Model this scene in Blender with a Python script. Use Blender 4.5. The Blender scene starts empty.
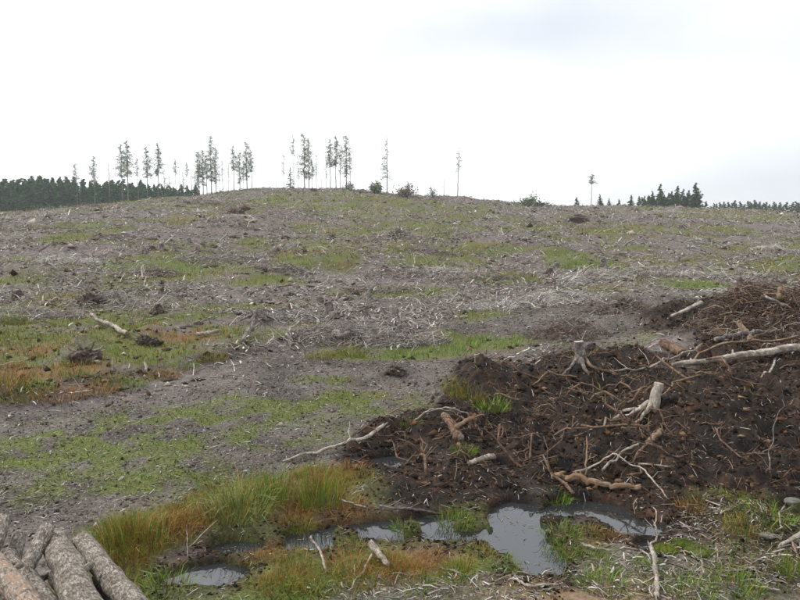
import bpy, math, random
import numpy as np
from mathutils import Vector

rng = np.random.default_rng(7)
random.seed(7)
sc = bpy.context.scene
COL = sc.collection

# ------------------------------------------------------------------ camera
F = 666.0                       # focal length in pixels of the 800 x 600 photograph
CAMZ = 2.8
PITCH = math.atan(65.0 / F)
cam_d = bpy.data.cameras.new('camera')
cam_d.sensor_width = 36.0
cam_d.lens = F / 800.0 * 36.0
cam_d.clip_start = 0.05
cam_d.clip_end = 6000.0
cam = bpy.data.objects.new('camera', cam_d)
cam.location = (0, 0, CAMZ)
cam.rotation_euler = (math.pi / 2 - PITCH, 0, 0)
COL.objects.link(cam)
sc.camera = cam

# ------------------------------------------------------------------ sky
SUN_EL, SUN_AZ = math.radians(46), math.radians(-75)     # azimuth from +Y towards +X
world = bpy.data.worlds.new('World')
sc.world = world
world.use_nodes = True
wn, wl = world.node_tree.nodes, world.node_tree.links
wn.clear()
w_out = wn.new('ShaderNodeOutputWorld')
w_bg = wn.new('ShaderNodeBackground')
w_bg.inputs['Strength'].default_value = 0.1
w_sky = wn.new('ShaderNodeTexSky')
w_sky.sky_type = 'NISHITA'
w_sky.sun_disc = False
w_sky.sun_elevation = SUN_EL
w_sky.sun_rotation = SUN_AZ
w_tc = wn.new('ShaderNodeTexCoord')
w_map = wn.new('ShaderNodeMapping')
w_map.inputs['Scale'].default_value = (1.0, 1.0, 2.6)
w_map.inputs['Location'].default_value = (3.1, 0.4, 0.35)
w_noise = wn.new('ShaderNodeTexNoise')
w_noise.inputs['Scale'].default_value = 1.25
w_noise.inputs['Detail'].default_value = 5.0
w_noise.inputs['Roughness'].default_value = 0.42
w_ramp = wn.new('ShaderNodeValToRGB')
w_ramp.color_ramp.elements[0].position = 0.28
w_ramp.color_ramp.elements[0].color = (0.42, 0.44, 0.47, 1)
w_ramp.color_ramp.elements[1].position = 0.70
w_ramp.color_ramp.elements[1].color = (1.0, 1.0, 1.0, 1)
w_mul = wn.new('ShaderNodeVectorMath')
w_mul.operation = 'SCALE'
w_mul.inputs['Scale'].default_value = 9.0
w_mix = wn.new('ShaderNodeMix')
w_mix.data_type = 'RGBA'
w_mix.inputs[0].default_value = 0.92
wl.new(w_tc.outputs['Generated'], w_map.inputs['Vector'])
wl.new(w_map.outputs['Vector'], w_noise.inputs['Vector'])
wl.new(w_noise.outputs['Fac'], w_ramp.inputs['Fac'])
wl.new(w_ramp.outputs['Color'], w_mul.inputs[0])
wl.new(w_sky.outputs['Color'], w_mix.inputs[6])
wl.new(w_mul.outputs['Vector'], w_mix.inputs[7])
wl.new(w_mix.outputs[2], w_bg.inputs['Color'])
wl.new(w_bg.outputs['Background'], w_out.inputs['Surface'])

# ------------------------------------------------------------------ sun behind the cloud
sun_d = bpy.data.lights.new('sun', 'SUN')
sun_d.energy = 1.5
sun_d.angle = math.radians(14)
sun_d.color = (1.0, 0.96, 0.90)
sun = bpy.data.objects.new('sun', sun_d)
sv = Vector((math.sin(SUN_AZ) * math.cos(SUN_EL), math.cos(SUN_AZ) * math.cos(SUN_EL), math.sin(SUN_EL)))
sun.rotation_euler = sv.to_track_quat('Z', 'Y').to_euler()
sun.location = (-20, 10, 40)
COL.objects.link(sun)

sc.view_settings.view_transform = 'Standard'
sc.view_settings.look = 'None'
sc.view_settings.gamma = 1.0
sc.view_settings.use_curve_mapping = False
sc.view_settings.exposure = 1.10

# ------------------------------------------------------------------ noise
def _hash(ix, iy, seed):
    h = (ix.astype(np.int64) * 374761393 + iy.astype(np.int64) * 668265263 + seed * 1442695041) & 0xffffffff
    h = ((h ^ (h >> 13)) * 1274126177) & 0xffffffff
    return ((h ^ (h >> 16)) & 0xffffff) / float(0xffffff)

def vnoise(x, y, seed=0):
    x = np.asarray(x, float); y = np.asarray(y, float)
    ix, iy = np.floor(x), np.floor(y)
    fx, fy = x - ix, y - iy
    ux, uy = fx * fx * (3 - 2 * fx), fy * fy * (3 - 2 * fy)
    a, b = _hash(ix, iy, seed), _hash(ix + 1, iy, seed)
    c, d = _hash(ix, iy + 1, seed), _hash(ix + 1, iy + 1, seed)
    return (a + (b - a) * ux + (c - a) * uy + (a - b - c + d) * ux * uy) * 2 - 1

def fbm(x, y, seed=0, octv=4, rough=0.5):
    s, a, t = 0.0, 1.0, 0.0
    for k in range(octv):
        ang = 0.6 * k
        c, d = math.cos(ang), math.sin(ang)
        s = s + a * vnoise((x * c - y * d) * 2 ** k, (x * d + y * c) * 2 ** k, seed + 17 * k)
        t += a
        a *= rough
    return s / t

def sst(a, b, v):
    t = np.clip((np.asarray(v, float) - a) / (b - a), 0, 1)
    return t * t * (3 - 2 * t)

# ------------------------------------------------------------------ terrain
YC = 130.0
_cu = np.array([-500, -200, 0, 60, 110, 150, 200, 260, 300, 340, 380, 450, 530, 600, 700, 800, 1000, 1400.])
_cv = np.array([232, 222, 211, 213, 208, 202, 195, 191, 189.5, 190, 192, 197, 204, 206, 209, 212, 219, 232.])
_cx = (_cu - 400) / F * YC
_cz = CAMZ + YC * (235 - _cv) / F

def znear(y):
    return 0.055 + 0.030 * np.clip(y - 6.2, 0, 16)

def zbase(x, y):
    x = np.asarray(x, float); y = np.asarray(y, float)
    hc = np.interp(x, _cx, _cz)
    t = np.clip((y - 21.0) / (YC - 21.0), 0, 1)
    f = t ** 1.15
    z = znear(y) + (hc - 0.55) * f
    z = z - 0.7 * sst(118, 145, y) * (1 - np.clip((y - 145) / 600, 0, 1))
    z = z + 0.4 * np.clip(x / 8, 0, 1) * sst(9, 16, y) * (1 - sst(24, 40, y))
    return z

def ray(u, v):
    a, b = (u - 400.0) / F, (300.0 - v) / F
    cp, sp = math.cos(PITCH), math.sin(PITCH)
    return np.array([a, cp + b * sp, -sp + b * cp])

def Pz(u, v, z=0.0):
    d = ray(u, v)
    t = (z - CAMZ) / d[2]
    return np.array([d[0] * t, d[1] * t, z])

def Pd(u, v, yd):
    d = ray(u, v)
    t = yd / d[1]
    return np.array([d[0] * t, yd, CAMZ + d[2] * t])

def P(u, v, zf=zbase):
    d = ray(u, v)
    ts = np.geomspace(2.0, 160.0, 1500)
    h = CAMZ + d[2] * ts - zf(d[0] * ts, d[1] * ts)
    k = np.nonzero(h < 0)[0]
    t = ts[k[0]] if len(k) else 128.0
    return np.array([d[0] * t, d[1] * t])

def ells(lst):
    out = []
    for (u, v, ru, rv) in lst:
        c = P(u, v)
        a, b = P(u, v - rv), P(u, v + rv)
        out.append((c[0], c[1], ru / F * c[1], max(0.12, abs(a[1] - b[1]) / 2)))
    return out

def emask(lst, x, y, soft=0.3, warp=0.35, seed=3, wl_=1.0):
    m = np.zeros_like(x)
    n = fbm(x / wl_, y / wl_, seed, 3) * warp * 1.6
    for (cx, cy, rx, ry) in lst:
        r = np.sqrt(((x - cx) / rx) ** 2 + ((y - cy) / ry) ** 2) + n
        m = np.maximum(m, 1 - sst(1 - soft, 1 + soft, r))
    return m

def wells(lst):
    out = []
    for (u, v, ru, rv) in lst:
        c = Pz(u, v); a, b = Pz(u, v - rv), Pz(u, v + rv)
        out.append((c[0], c[1], ru / F * c[1] * 1.08, abs(a[1] - b[1]) / 2))
    return out

POND = wells([(525, 522, 34, 22), (537, 562, 28, 20), (520, 545, 30, 16), (585, 512, 46, 10), (628, 530, 32, 11),
              (648, 547, 14, 6), (440, 530, 44, 14), (382, 533, 48, 13), (322, 541, 40, 11), (240, 549, 30, 7),
              (208, 577, 44, 13), (280, 548, 18, 5), (472, 537, 26, 8)])
PUDDLE = wells([(394, 465, 26, 9), (503, 470, 9, 4)])
SHORE = [(a, b, c * 1.35 + .08, d * 1.45 + .08) for (a, b, c, d) in POND + PUDDLE]
STRIP = ells([(470, 344, 62, 8), (415, 351, 70, 7), (505, 338, 34, 6), (345, 354, 40, 5), (440, 348, 60, 8), (690, 284, 34, 4), (585, 264, 34, 7), (170, 271, 62, 5)])
SHORE2 = [(a, b, c * 1.7 + .22, d * 1.7 + .28) for (a, b, c, d) in POND + PUDDLE]
ISLE = wells([(345, 538, 13, 9), (412, 531, 9, 7), (468, 527, 16, 6), (275, 545, 10, 6), (590, 533, 26, 10), (556, 537, 13, 4), (550, 522, 12, 3), (500, 566, 10, 4)])

PEAT = ells([(560, 420, 120, 60), (690, 420, 130, 85), (780, 380, 70, 80), (460, 450, 70, 38), (390, 452, 50, 25),
             (450, 492, 80, 22), (400, 475, 40, 14), (640, 480, 90, 40), (740, 330, 60, 30), (610, 365, 70, 14), (770, 480, 60, 30)])
TRACK = ells([(60, 440, 180, 45), (230, 420, 170, 55), (330, 380, 110, 32), (430, 360, 90, 24), (560, 325, 130, 20),
              (690, 305, 90, 14), (240, 460, 120, 30), (60, 490, 160, 35), (160, 495, 90, 20), (-60, 520, 120, 60)])
GRASS_HILL = ells([(170, 270, 75, 7), (130, 268, 40, 5), (150, 244, 40, 7), (90, 236, 40, 8), (585, 264, 38, 9),
                   (560, 262, 30, 5), (600, 234, 46, 9), (660, 231, 36, 6), (690, 283, 34, 5), (770, 236, 30, 7),
                   (340, 203, 50, 9), (270, 200, 40, 6), (440, 214, 40, 5), (300, 268, 45, 5), (390, 292, 60, 6),
                   (260, 282, 40, 5), (470, 344, 55, 8), (420, 352, 60, 7), (340, 345, 40, 5), (480, 318, 40, 8),
                   (640, 340, 30, 6), (600, 290, 36, 5), (500, 278, 40, 6), (440, 268, 36, 5), (30, 365, 60, 22),
                   (110, 370, 50, 16), (20, 330, 30, 10), (130, 330, 60, 10), (200, 330, 50, 9), (60, 300, 40, 5),
                   (600, 405, 10, 3), (690, 340, 20, 4), (740, 250, 40, 4), (700, 262, 24, 4), (790, 283, 25, 3),
                   (30, 268, 40, 4), (230, 305, 50, 5), (120, 205, 40, 3), (720, 215, 40, 3), (470, 250, 26, 4),
                   (330, 230, 26, 3), (560, 240, 24, 4), (200, 225, 40, 3), (620, 250, 30, 4), (640, 312, 22, 4)])
GRASS_TRACK = ells([(60, 445, 140, 22), (240, 440, 90, 14), (130, 480, 100, 14), (340, 408, 70, 10), (60, 430, 90, 14), (200, 420, 120, 14), (110, 460, 120, 18), (40, 480, 60, 16), (280, 405, 60, 9),
                    (360, 398, 50, 8), (440, 347, 80, 7), (500, 340, 40, 6), (600, 350, 30, 4), (180, 445, 70, 10),
                    (320, 380, 30, 5), (670, 335, 24, 4), (560, 345, 20, 4)])
BOG = ells([(250, 510, 110, 36), (130, 535, 70, 30), (330, 545, 120, 40), (430, 560, 120, 40), (330, 490, 70, 25),
            (260, 580, 140, 30), (470, 520, 40, 16), (590, 560, 60, 30), (680, 580, 90, 26), (770, 540, 60, 40),
            (500, 590, 60, 20), (150, 590, 120, 30)])
CHIP = ells([(610, 570, 60, 18), (690, 560, 70, 20), (760, 570, 60, 22), (520, 590, 90, 12), (740, 530, 60, 16),
             (390, 590, 80, 14), (660, 590, 120, 14)])
ORANGE = ells([(40, 385, 70, 10), (320, 470, 30, 12), (190, 510, 40, 10), (300, 490, 30, 10),
               (60, 360, 40, 8), (170, 345, 40, 7), (640, 440, 60, 20), (600, 535, 30, 8), (330, 515, 60, 18),
               (420, 560, 40, 12), (280, 545, 40, 12)])

# signed distance across the left bank
B0, B1 = P(-60, 418), P(330, 336)

def bank(x, y):
    dx, dy = B1[0] - B0[0], B1[1] - B0[1]
    L = math.hypot(dx, dy)
    s = ((y - B0[1]) * dx - (x - B0[0]) * dy) / L + 0.35 * fbm(x / 1.7, y / 1.7, 91, 3)
    along = ((x - B0[0]) * dx + (y - B0[1]) * dy) / L
    return s, 1 - sst(L * 0.9, L * 1.15, along)

BUMPS = [(472, 398, 34, 0.46), (395, 374, 22, 0.2), (360, 337, 34, 0.32), (395, 332, 22, 0.26), (330, 340, 26, 0.26),
         (500, 370, 24, 0.18), (620, 305, 22, 0.26), (570, 330, 22, 0.26), (600, 325, 16, 0.2), (440, 335, 20, 0.2),
         (86, 362, 22, 0.32), (260, 335, 16, 0.2), (150, 345, 20, 0.25), (110, 305, 34, 0.25), (20, 318, 30, 0.25),
         (548, 352, 26, 0.15), (680, 345, 40, 0.25), (770, 315, 55, 0.75), (735, 330, 34, 0.35), (790, 335, 50, 0.35),
         (575, 380, 30, 0.2), (560, 300, 40, 0.3), (700, 420, 60, 0.25), (760, 420, 60, 0.3), (640, 460, 50, 0.18),
         (440, 472, 40, 0.1), (255, 505, 45, 0.10), (130, 540, 30, 0.08)]
BUMPW = []
for (u, v, ru, h) in BUMPS:
    c = P(u, v); BUMPW.append((c[0], c[1], ru / F * c[1], h))
# brash windrows and old furrows on the slope
def terrain(x, y):
    z = zbase(x, y)
    near = 1 - sst(20, 30, y)
    hill = sst(20, 34, y)
    peat = emask(PEAT, x, y, 0.3, 0.3, 5, 1.2) * near * (1 - .93 * emask(SHORE2, x, y, 0.45, 0.2, 8, 0.35))
    # low frequency lumps
    z = z + hill * (0.75 * fbm(x / 14, y / 14, 11, 4) + 0.30 * fbm(x / 3.2, y / 3.2, 12, 4) * (1 - 0.4 * sst(60, 120, y)))
    z = z + hill * 0.17 * fbm(x / 1.15, y / 1.15, 19, 3, .6) * (1 - 0.5 * sst(50, 110, y))
    z = z + hill * 0.16 * np.maximum(0, fbm(x / 5.5 + y / 9, y / 2.4, 13, 3)) * 2
    z = z + (1 - hill) * (0.05 * sst(5.5, 8, y) * fbm(x / 1.4, y / 1.4, 14, 4) + 0.030 * fbm(x / .2, y / .2, 15, 3, .7))
    s, al = bank(x, y)
    z = z + 0.22 * sst(-0.8, 0.6, s) * al * (1 - sst(6, 14, s))
    z = z + al * sst(0.3, 1.5, s) * (1 - hill) * 0.10 * fbm(x / 0.7, y / 0.7, 18, 3)
    for (cx, cy, r, h) in BUMPW:
        d2 = ((x - cx) ** 2 + ((y - cy) * 0.8) ** 2) / (r * r)
        z = z + h * np.exp(-d2 * 1.2) * (1 + 0.35 * fbm(x / 0.5, y / 0.5, 16, 3))
    # turned peat
    z = z + peat * (0.12 + 0.27 * fbm(x / 0.8, y / 0.8, 21, 5, 0.62) + 0.11 * np.abs(fbm(x / .3, y / .3, 22, 3)) + 0.07 * fbm(x / .13, y / .13, 23, 2, .7))
    # wheel ruts on the track
    trk = emask(TRACK, x, y, 0.4, 0.3, 6, 2) * near * (1 - peat)
    q = (y - 9.0) * 0.80 - (x + 2.0) * 0.60
    z = z - trk * 0.045 * np.maximum(0, np.sin(q * 2.9 + 0.8 * fbm(x / 2, y / 2, 24, 2)))
    # bog hummocks, pools
    bog = emask(BOG, x, y, 0.4, 0.3, 7, 0.8) * near
    z = z + bog * 0.045 * fbm(x / .35, y / .35, 31, 3)
    z = np.where(y < 12, np.maximum(z, 0.022), z)
    pond = emask(POND, x, y, 0.30, 0.22, 8, 0.35)
    isle = emask(ISLE, x, y, 0.30, 0.25, 9, 0.3)
    pud = emask(PUDDLE, x, y, 0.35, 0.2, 10, 0.3)
    m = np.maximum(pond * (1 - isle), pud)
    z = np.where(m > 0.01, np.minimum(z, 0.20 - 0.42 * m), z)
    # roadside verge the photographer stands on
    z = z + 0.18 * (1 - sst(2.9, 4.5, y + 0.25 * fbm(x / .6, y / .6, 33, 3)))
    return z

ys = np.concatenate([np.linspace(-60, 1.5, 26)[:-1], np.geomspace(1.5, 4.0, 30)[:-1], np.geomspace(4.0, 20, 330)[:-1],
                     np.geomspace(20, 160, 330)[:-1], np.geomspace(160, 900, 30)])
NC = 640
_s = np.linspace(-1, 1, NC)
ss = _s * (0.72 + 0.28 * np.abs(_s) ** 3)
def wid(y):
    return 5.0 + 1.02 * np.maximum(y, 0) + 1.2 * np.maximum(-y, 0)
GX = ss[None, :] * wid(ys)[:, None]
GY = np.repeat(ys[:, None], NC, 1)
GZ = terrain(GX, GY)

def gz(x, y):
    x = np.atleast_1d(np.asarray(x, float)); y = np.atleast_1d(np.asarray(y, float))
    i = np.clip(np.searchsorted(ys, y) - 1, 0, len(ys) - 2)
    fy = np.clip((y - ys[i]) / (ys[i + 1] - ys[i]), 0, 1)
    s = np.clip(x / wid(y), -1, 1)
    j = np.clip(np.searchsorted(ss, s) - 1, 0, NC - 2)
    fx = (s - ss[j]) / (ss[j + 1] - ss[j])
    a = GZ[i, j] * (1 - fx) + GZ[i, j + 1] * fx
    b = GZ[i + 1, j] * (1 - fx) + GZ[i + 1, j + 1] * fx
    return a * (1 - fy) + b * fy

def gz1(x, y):
    return float(gz(x, y)[0])

def PG(u, v):
    """ground point seen at a pixel, on the finished terrain"""
    return P(u, v, gz)

# masks over any points ------------------------------------------------------
def masks(x, y):
    near = 1 - sst(21, 27, y)
    peat = emask(PEAT, x, y, 0.30, 0.34, 5, 1.2) * near
    peat = np.clip(peat + peat * (1 - peat) * 2.4 * fbm(x / .35, y / .35, 52, 3), 0, 1)
    peat = np.maximum(peat, sst(-0.55, -0.25, bank(x, y)[0]) * (1 - sst(0.0, 0.22, bank(x, y)[0])) * bank(x, y)[1] * 0.75 * sst(-.35, .2, fbm(x / .8, y / .8, 53, 3)))
    shore = emask(SHORE, x, y, 0.35, 0.3, 8, 0.35)
    peat = np.maximum(peat, shore * .95)
    s, al = bank(x, y)
    track = emask(TRACK, x, y, 0.35, 0.3, 6, 2) * (1 - sst(22, 30, y)) * (1 - al * sst(-.3, .2, s)) * (1 - peat)
    strip = emask(STRIP, x, y, 0.4, 0.35, 49, 1.2)
    track = track * (1 - strip)
    gt = emask(GRASS_TRACK, x, y, 0.5, 0.6, 41, 0.9)
    gt = gt * sst(-0.42, 0.18, fbm(x / .35, y / .35, 42, 3))
    gh = emask(GRASS_HILL, x, y, 0.35, 0.55, 43, 2.2)
    big = fbm(x / 9, y / 7, 44, 4)
    gh = np.maximum(gh, sst(-0.06, 0.26, big) * 0.9 * sst(18, 26, y))
    gh = np.maximum(gh, al * sst(-.1, .35, s) * (1 - sst(17, 24, y)) * .95)
    gh = gh * sst(-0.5, 0.1, fbm(x / 1.3, y / 1.3, 45, 3)) * (1 - track)
    bog = emask(BOG, x, y, 0.35, 0.35, 7, 0.8) * (1 - sst(10, 12, y))
    chip = emask(CHIP, x, y, 0.4, 0.4, 46, 0.7) * (1 - sst(8, 10, y))
    orange = emask(ORANGE, x, y, 0.5, 0.5, 47, 0.6)
    orange = np.maximum(orange, sst(0.1, 0.5, fbm(x / 2.6, y / 2.6, 48, 3)) * 0.5)
    grass = np.maximum(np.maximum(gt * track, gh * (1 - peat)), bog * (1 - 0.85 * chip))
    grass = np.maximum(grass * (1 - 0.8 * peat), bog * .5 * (1 - .5 * chip))
    grass = np.maximum(grass, strip * sst(-.55, -.1, fbm(x / .6, y / .6, 50, 3)))
    return dict(peat=peat, track=track, grass=np.clip(grass, 0, 1), bog=bog, chip=chip, orange=orange * (1 - strip), gt=gt, gh=gh, strip=strip, above=al * sst(.1, .5, s))

# ------------------------------------------------------------------ materials
def new_mat(name):
    m = bpy.data.materials.new(name)
    m.use_nodes = True
    return m, m.node_tree.nodes, m.node_tree.links, m.node_tree.nodes['Principled BSDF']

def noise_node(n, l, scale, detail=4, rough=0.6, vec=None):
    t = n.new('ShaderNodeTexNoise')
    t.inputs['Scale'].default_value = scale
    t.inputs['Detail'].default_value = detail
    t.inputs['Roughness'].default_value = rough
    if vec is not None:
        l.new(vec, t.inputs['Vector'])
    return t

def ramp_node(n, l, src, stops):
    r = n.new('ShaderNodeValToRGB')
    while len(r.color_ramp.elements) < len(stops):
        r.color_ramp.elements.new(0.5)
    for e, (p, c) in zip(r.color_ramp.elements, stops):
        e.position = p
        e.color = (*c, 1)
    l.new(src, r.inputs['Fac'])
    return r

def mixc(n, l, fac, a, b, mode='MIX'):
    m = n.new('ShaderNodeMix')
    m.data_type = 'RGBA'
    m.blend_type = mode
    if isinstance(fac, float):
        m.inputs[0].default_value = fac
    else:
        l.new(fac, m.inputs[0])
    for k, s in ((6, a), (7, b)):
        if isinstance(s, tuple):
            m.inputs[k].default_value = (*s, 1)
        else:
            l.new(s, m.inputs[k])
    return m.outputs[2]

def mat_ground():
    m, n, l, b = new_mat('ground_soil')
    tc = n.new('ShaderNodeTexCoord')
    v = tc.outputs['Object']
    at = n.new('ShaderNodeAttribute'); at.attribute_name = 'mask'
    sp = n.new('ShaderNodeSeparateColor'); l.new(at.outputs['Color'], sp.inputs[0])
    at2 = n.new('ShaderNodeAttribute'); at2.attribute_name = 'mask2'
    sp2 = n.new('ShaderNodeSeparateColor'); l.new(at2.outputs['Color'], sp2.inputs[0])
    n1 = noise_node(n, l, 6.0, 6, 0.7, v)
    n2 = noise_node(n, l, 1.1, 5, 0.6, v)
    n3 = noise_node(n, l, 28.0, 4, 0.7, v)
    n4 = noise_node(n, l, 0.25, 4, 0.6, v)
    n5 = noise_node(n, l, 70.0, 3, 0.8, v)
    fine = n.new('ShaderNodeMath'); fine.operation = 'MULTIPLY_ADD'; fine.inputs[1].default_value = 0.5
    l.new(n5.outputs['Fac'], fine.inputs[0])
    half = n.new('ShaderNodeMath'); half.operation = 'MULTIPLY'; half.inputs[1].default_value = 0.5
    l.new(n3.outputs['Fac'], half.inputs[0]); l.new(half.outputs[0], fine.inputs[2])
    fo = fine.outputs[0]
    litter = ramp_node(n, l, fo, [(0.40, (0.022, 0.016, 0.014)), (0.50, (0.115, 0.092, 0.084)), (0.61, (0.275, 0.248, 0.228))]).outputs[0]
    lit2 = ramp_node(n, l, n1.outputs['Fac'], [(0.40, (0.030, 0.022, 0.019)), (0.60, (0.185, 0.163, 0.147))]).outputs[0]
    litter = mixc(n, l, 0.5, litter, lit2)
    grass = ramp_node(n, l, fo, [(0.40, (0.020, 0.022, 0.006)), (0.5, (0.075, 0.096, 0.013)), (0.62, (0.16, 0.185, 0.030))]).outputs[0]
    orange = ramp_node(n, l, fo, [(0.38, (0.055, 0.034, 0.014)), (0.62, (0.22, 0.125, 0.042))]).outputs[0]
    peat = ramp_node(n, l, fo, [(0.44, (0.002, 0.0016, 0.0014)), (0.53, (0.012, 0.0075, 0.005)), (0.60, (0.050, 0.028, 0.016)), (0.67, (0.14, 0.092, 0.058))]).outputs[0]
    pt2 = ramp_node(n, l, n1.outputs['Fac'], [(0.42, (0.003, 0.0024, 0.002)), (0.53, (0.022, 0.013, 0.008)), (0.67, (0.095, 0.053, 0.029))]).outputs[0]
    peat = mixc(n, l, 0.5, peat, pt2)
    red = ramp_node(n, l, n2.outputs['Fac'], [(0.42, (0.5, 0.47, 0.47)), (0.62, (1.45, 1.25, 1.1))]).outputs[0]
    peat = mixc(n, l, 1.0, peat, red, 'MULTIPLY')
    track = ramp_node(n, l, fo, [(0.41, (0.016, 0.013, 0.012)), (0.50, (0.074, 0.062, 0.055)), (0.57, (0.165, 0.146, 0.132)), (0.65, (0.42, 0.39, 0.37))]).outputs[0]
    trk2 = ramp_node(n, l, n2.outputs['Fac'], [(0.42, (0.020, 0.016, 0.013)), (0.58, (0.140, 0.123, 0.110))]).outputs[0]
    track = mixc(n, l, 0.42, track, trk2)
    verge = ramp_node(n, l, n3.outputs['Fac'], [(0.3, (0.10, 0.065, 0.035)), (0.6, (0.24, 0.165, 0.095))]).outputs[0]
    c = mixc(n, l, sp.outputs[2], litter, track)
    c = mixc(n, l, sp.outputs[1], c, peat)
    g = mixc(n, l, sp2.outputs[0], grass, orange)
    gf = n.new('ShaderNodeMath'); gf.operation = 'MULTIPLY'; gf.inputs[1].default_value = 0.85
    l.new(sp.outputs[0], gf.inputs[0])
    c = mixc(n, l, gf.outputs[0], c, g)
    c = mixc(n, l, sp2.outputs[1], c, verge)
    big = ramp_node(n, l, n4.outputs['Fac'], [(0.3, (0.82, 0.80, 0.78)), (0.7, (1.12, 1.1, 1.12))]).outputs[0]
    c = mixc(n, l, 1.0, c, big, 'MULTIPLY')
    l.new(c, b.inputs['Base Color'])
    wet = n.new('ShaderNodeMath'); wet.operation = 'MULTIPLY'
    l.new(sp.outputs[1], wet.inputs[0]); l.new(n2.outputs['Fac'], wet.inputs[1])
    rg = n.new('ShaderNodeMath'); rg.operation = 'MULTIPLY_ADD'; rg.inputs[1].default_value = -0.25; rg.inputs[2].default_value = 0.92
    l.new(wet.outputs[0], rg.inputs[0]); l.new(rg.outputs[0], b.inputs['Roughness'])
    b.inputs['Specular IOR Level'].default_value = 0.25
    bp = n.new('ShaderNodeBump'); bp.inputs['Strength'].default_value = 0.8; bp.inputs['Distance'].default_value = 0.04
    bp2 = n.new('ShaderNodeBump'); bp2.inputs['Strength'].default_value = 0.7; bp2.inputs['Distance'].default_value = 0.012
    l.new(n1.outputs['Fac'], bp.inputs['Height']); l.new(n3.outputs['Fac'], bp2.inputs['Height'])
    l.new(bp.outputs[0], bp2.inputs['Normal']); l.new(bp2.outputs[0], b.inputs['Normal'])
    return m

def mat_attr(name, rough=0.85, nscale=9.0, contrast=0.35, spec=0.25, bump=0.0, sheen=False, trans=0.0):
    """colour from the mesh's own colour attribute, broken up by noise"""
    m, n, l, b = new_mat(name)
    at = n.new('ShaderNodeAttribute'); at.attribute_name = 'col'
    tc = n.new('ShaderNodeTexCoord')
    nz = noise_node(n, l, nscale, 4, 0.65, tc.outputs['Object'])
    r = ramp_node(n, l, nz.outputs['Fac'], [(0.3, (1 - contrast,) * 3), (0.7, (1 + contrast,) * 3)])
    c = mixc(n, l, 1.0, at.outputs['Color'], r.outputs[0], 'MULTIPLY')
    l.new(c, b.inputs['Base Color'])
    b.inputs['Roughness'].default_value = rough
    b.inputs['Specular IOR Level'].default_value = spec
    if bump:
        bp = n.new('ShaderNodeBump'); bp.inputs['Strength'].default_value = bump; bp.inputs['Distance'].default_value = 0.02
        l.new(nz.outputs['Fac'], bp.inputs['Height']); l.new(bp.outputs[0], b.inputs['Normal'])
    return m

def mat_wood(name, dark, mid, light, streak=0.6, blotch=14.0, bump=0.5, accent=None, sxy=(110.0, 5.0)):
    """weathered wood or bark: streaks along the piece (uv) broken by blotches in the round"""
    m, n, l, b = new_mat(name)
    uv = n.new('ShaderNodeUVMap'); uv.uv_map = 'grain'
    oi = n.new('ShaderNodeObjectInfo')
    tc = n.new('ShaderNodeTexCoord')
    mp = n.new('ShaderNodeMapping'); mp.inputs['Scale'].default_value = (sxy[0], sxy[1], 1)
    l.new(uv.outputs[0], mp.inputs['Vector'])
    n1 = noise_node(n, l, 1.0, 5, 0.7, mp.outputs[0])
    ad = n.new('ShaderNodeVectorMath'); ad.operation = 'ADD'
    cb = n.new('ShaderNodeCombineXYZ')
    ml = n.new('ShaderNodeMath'); ml.operation = 'MULTIPLY'; ml.inputs[1].default_value = 41.0
    l.new(oi.outputs['Random'], ml.inputs[0]); l.new(ml.outputs[0], cb.inputs[0])
    l.new(tc.outputs['Object'], ad.inputs[0]); l.new(cb.outputs[0], ad.inputs[1])
    n2 = noise_node(n, l, blotch, 6, 0.72, ad.outputs[0])
    n3 = noise_node(n, l, blotch * .22, 3, 0.6, ad.outputs[0])
    mx = n.new('ShaderNodeMix'); mx.inputs[0].default_value = streak
    l.new(n2.outputs['Fac'], mx.inputs[2]); l.new(n1.outputs['Fac'], mx.inputs[3])
    f = mx.outputs[0]
    c = ramp_node(n, l, f, [(0.36, dark), (0.5, mid), (0.64, light)]).outputs[0]
    big = ramp_node(n, l, n3.outputs['Fac'], [(0.38, (0.55, 0.52, 0.5)), (0.58, (1.05, 1.05, 1.05))]).outputs[0]
    c = mixc(n, l, 1.0, c, big, 'MULTIPLY')
    if accent:
        g = ramp_node(n, l, n3.outputs['Fac'], [(0.50, (0, 0, 0)), (0.60, (.85, .85, .85))]).outputs[0]
        c = mixc(n, l, g, c, accent)
    l.new(c, b.inputs['Base Color'])
    b.inputs['Roughness'].default_value = 0.85
    b.inputs['Specular IOR Level'].default_value = 0.25
    bp = n.new('ShaderNodeBump'); bp.inputs['Strength'].default_value = bump; bp.inputs['Distance'].default_value = 0.02
    l.new(f, bp.inputs['Height']); l.new(bp.outputs[0], b.inputs['Normal'])
    return m

def mat_water():
    m, n, l, b = new_mat('pool_water')
    b.inputs['Base Color'].default_value = (0.022, 0.024, 0.026, 1)
    b.inputs['Roughness'].default_value = 0.03
    b.inputs['IOR'].default_value = 1.95
    tc = n.new('ShaderNodeTexCoord')
    nz = noise_node(n, l, 14.0, 3, 0.5, tc.outputs['Object'])
    bp = n.new('ShaderNodeBump'); bp.inputs['Strength'].default_value = 0.04; bp.inputs['Distance'].default_value = 0.01
    l.new(nz.outputs['Fac'], bp.inputs['Height']); l.new(bp.outputs[0], b.inputs['Normal'])
    return m

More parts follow.
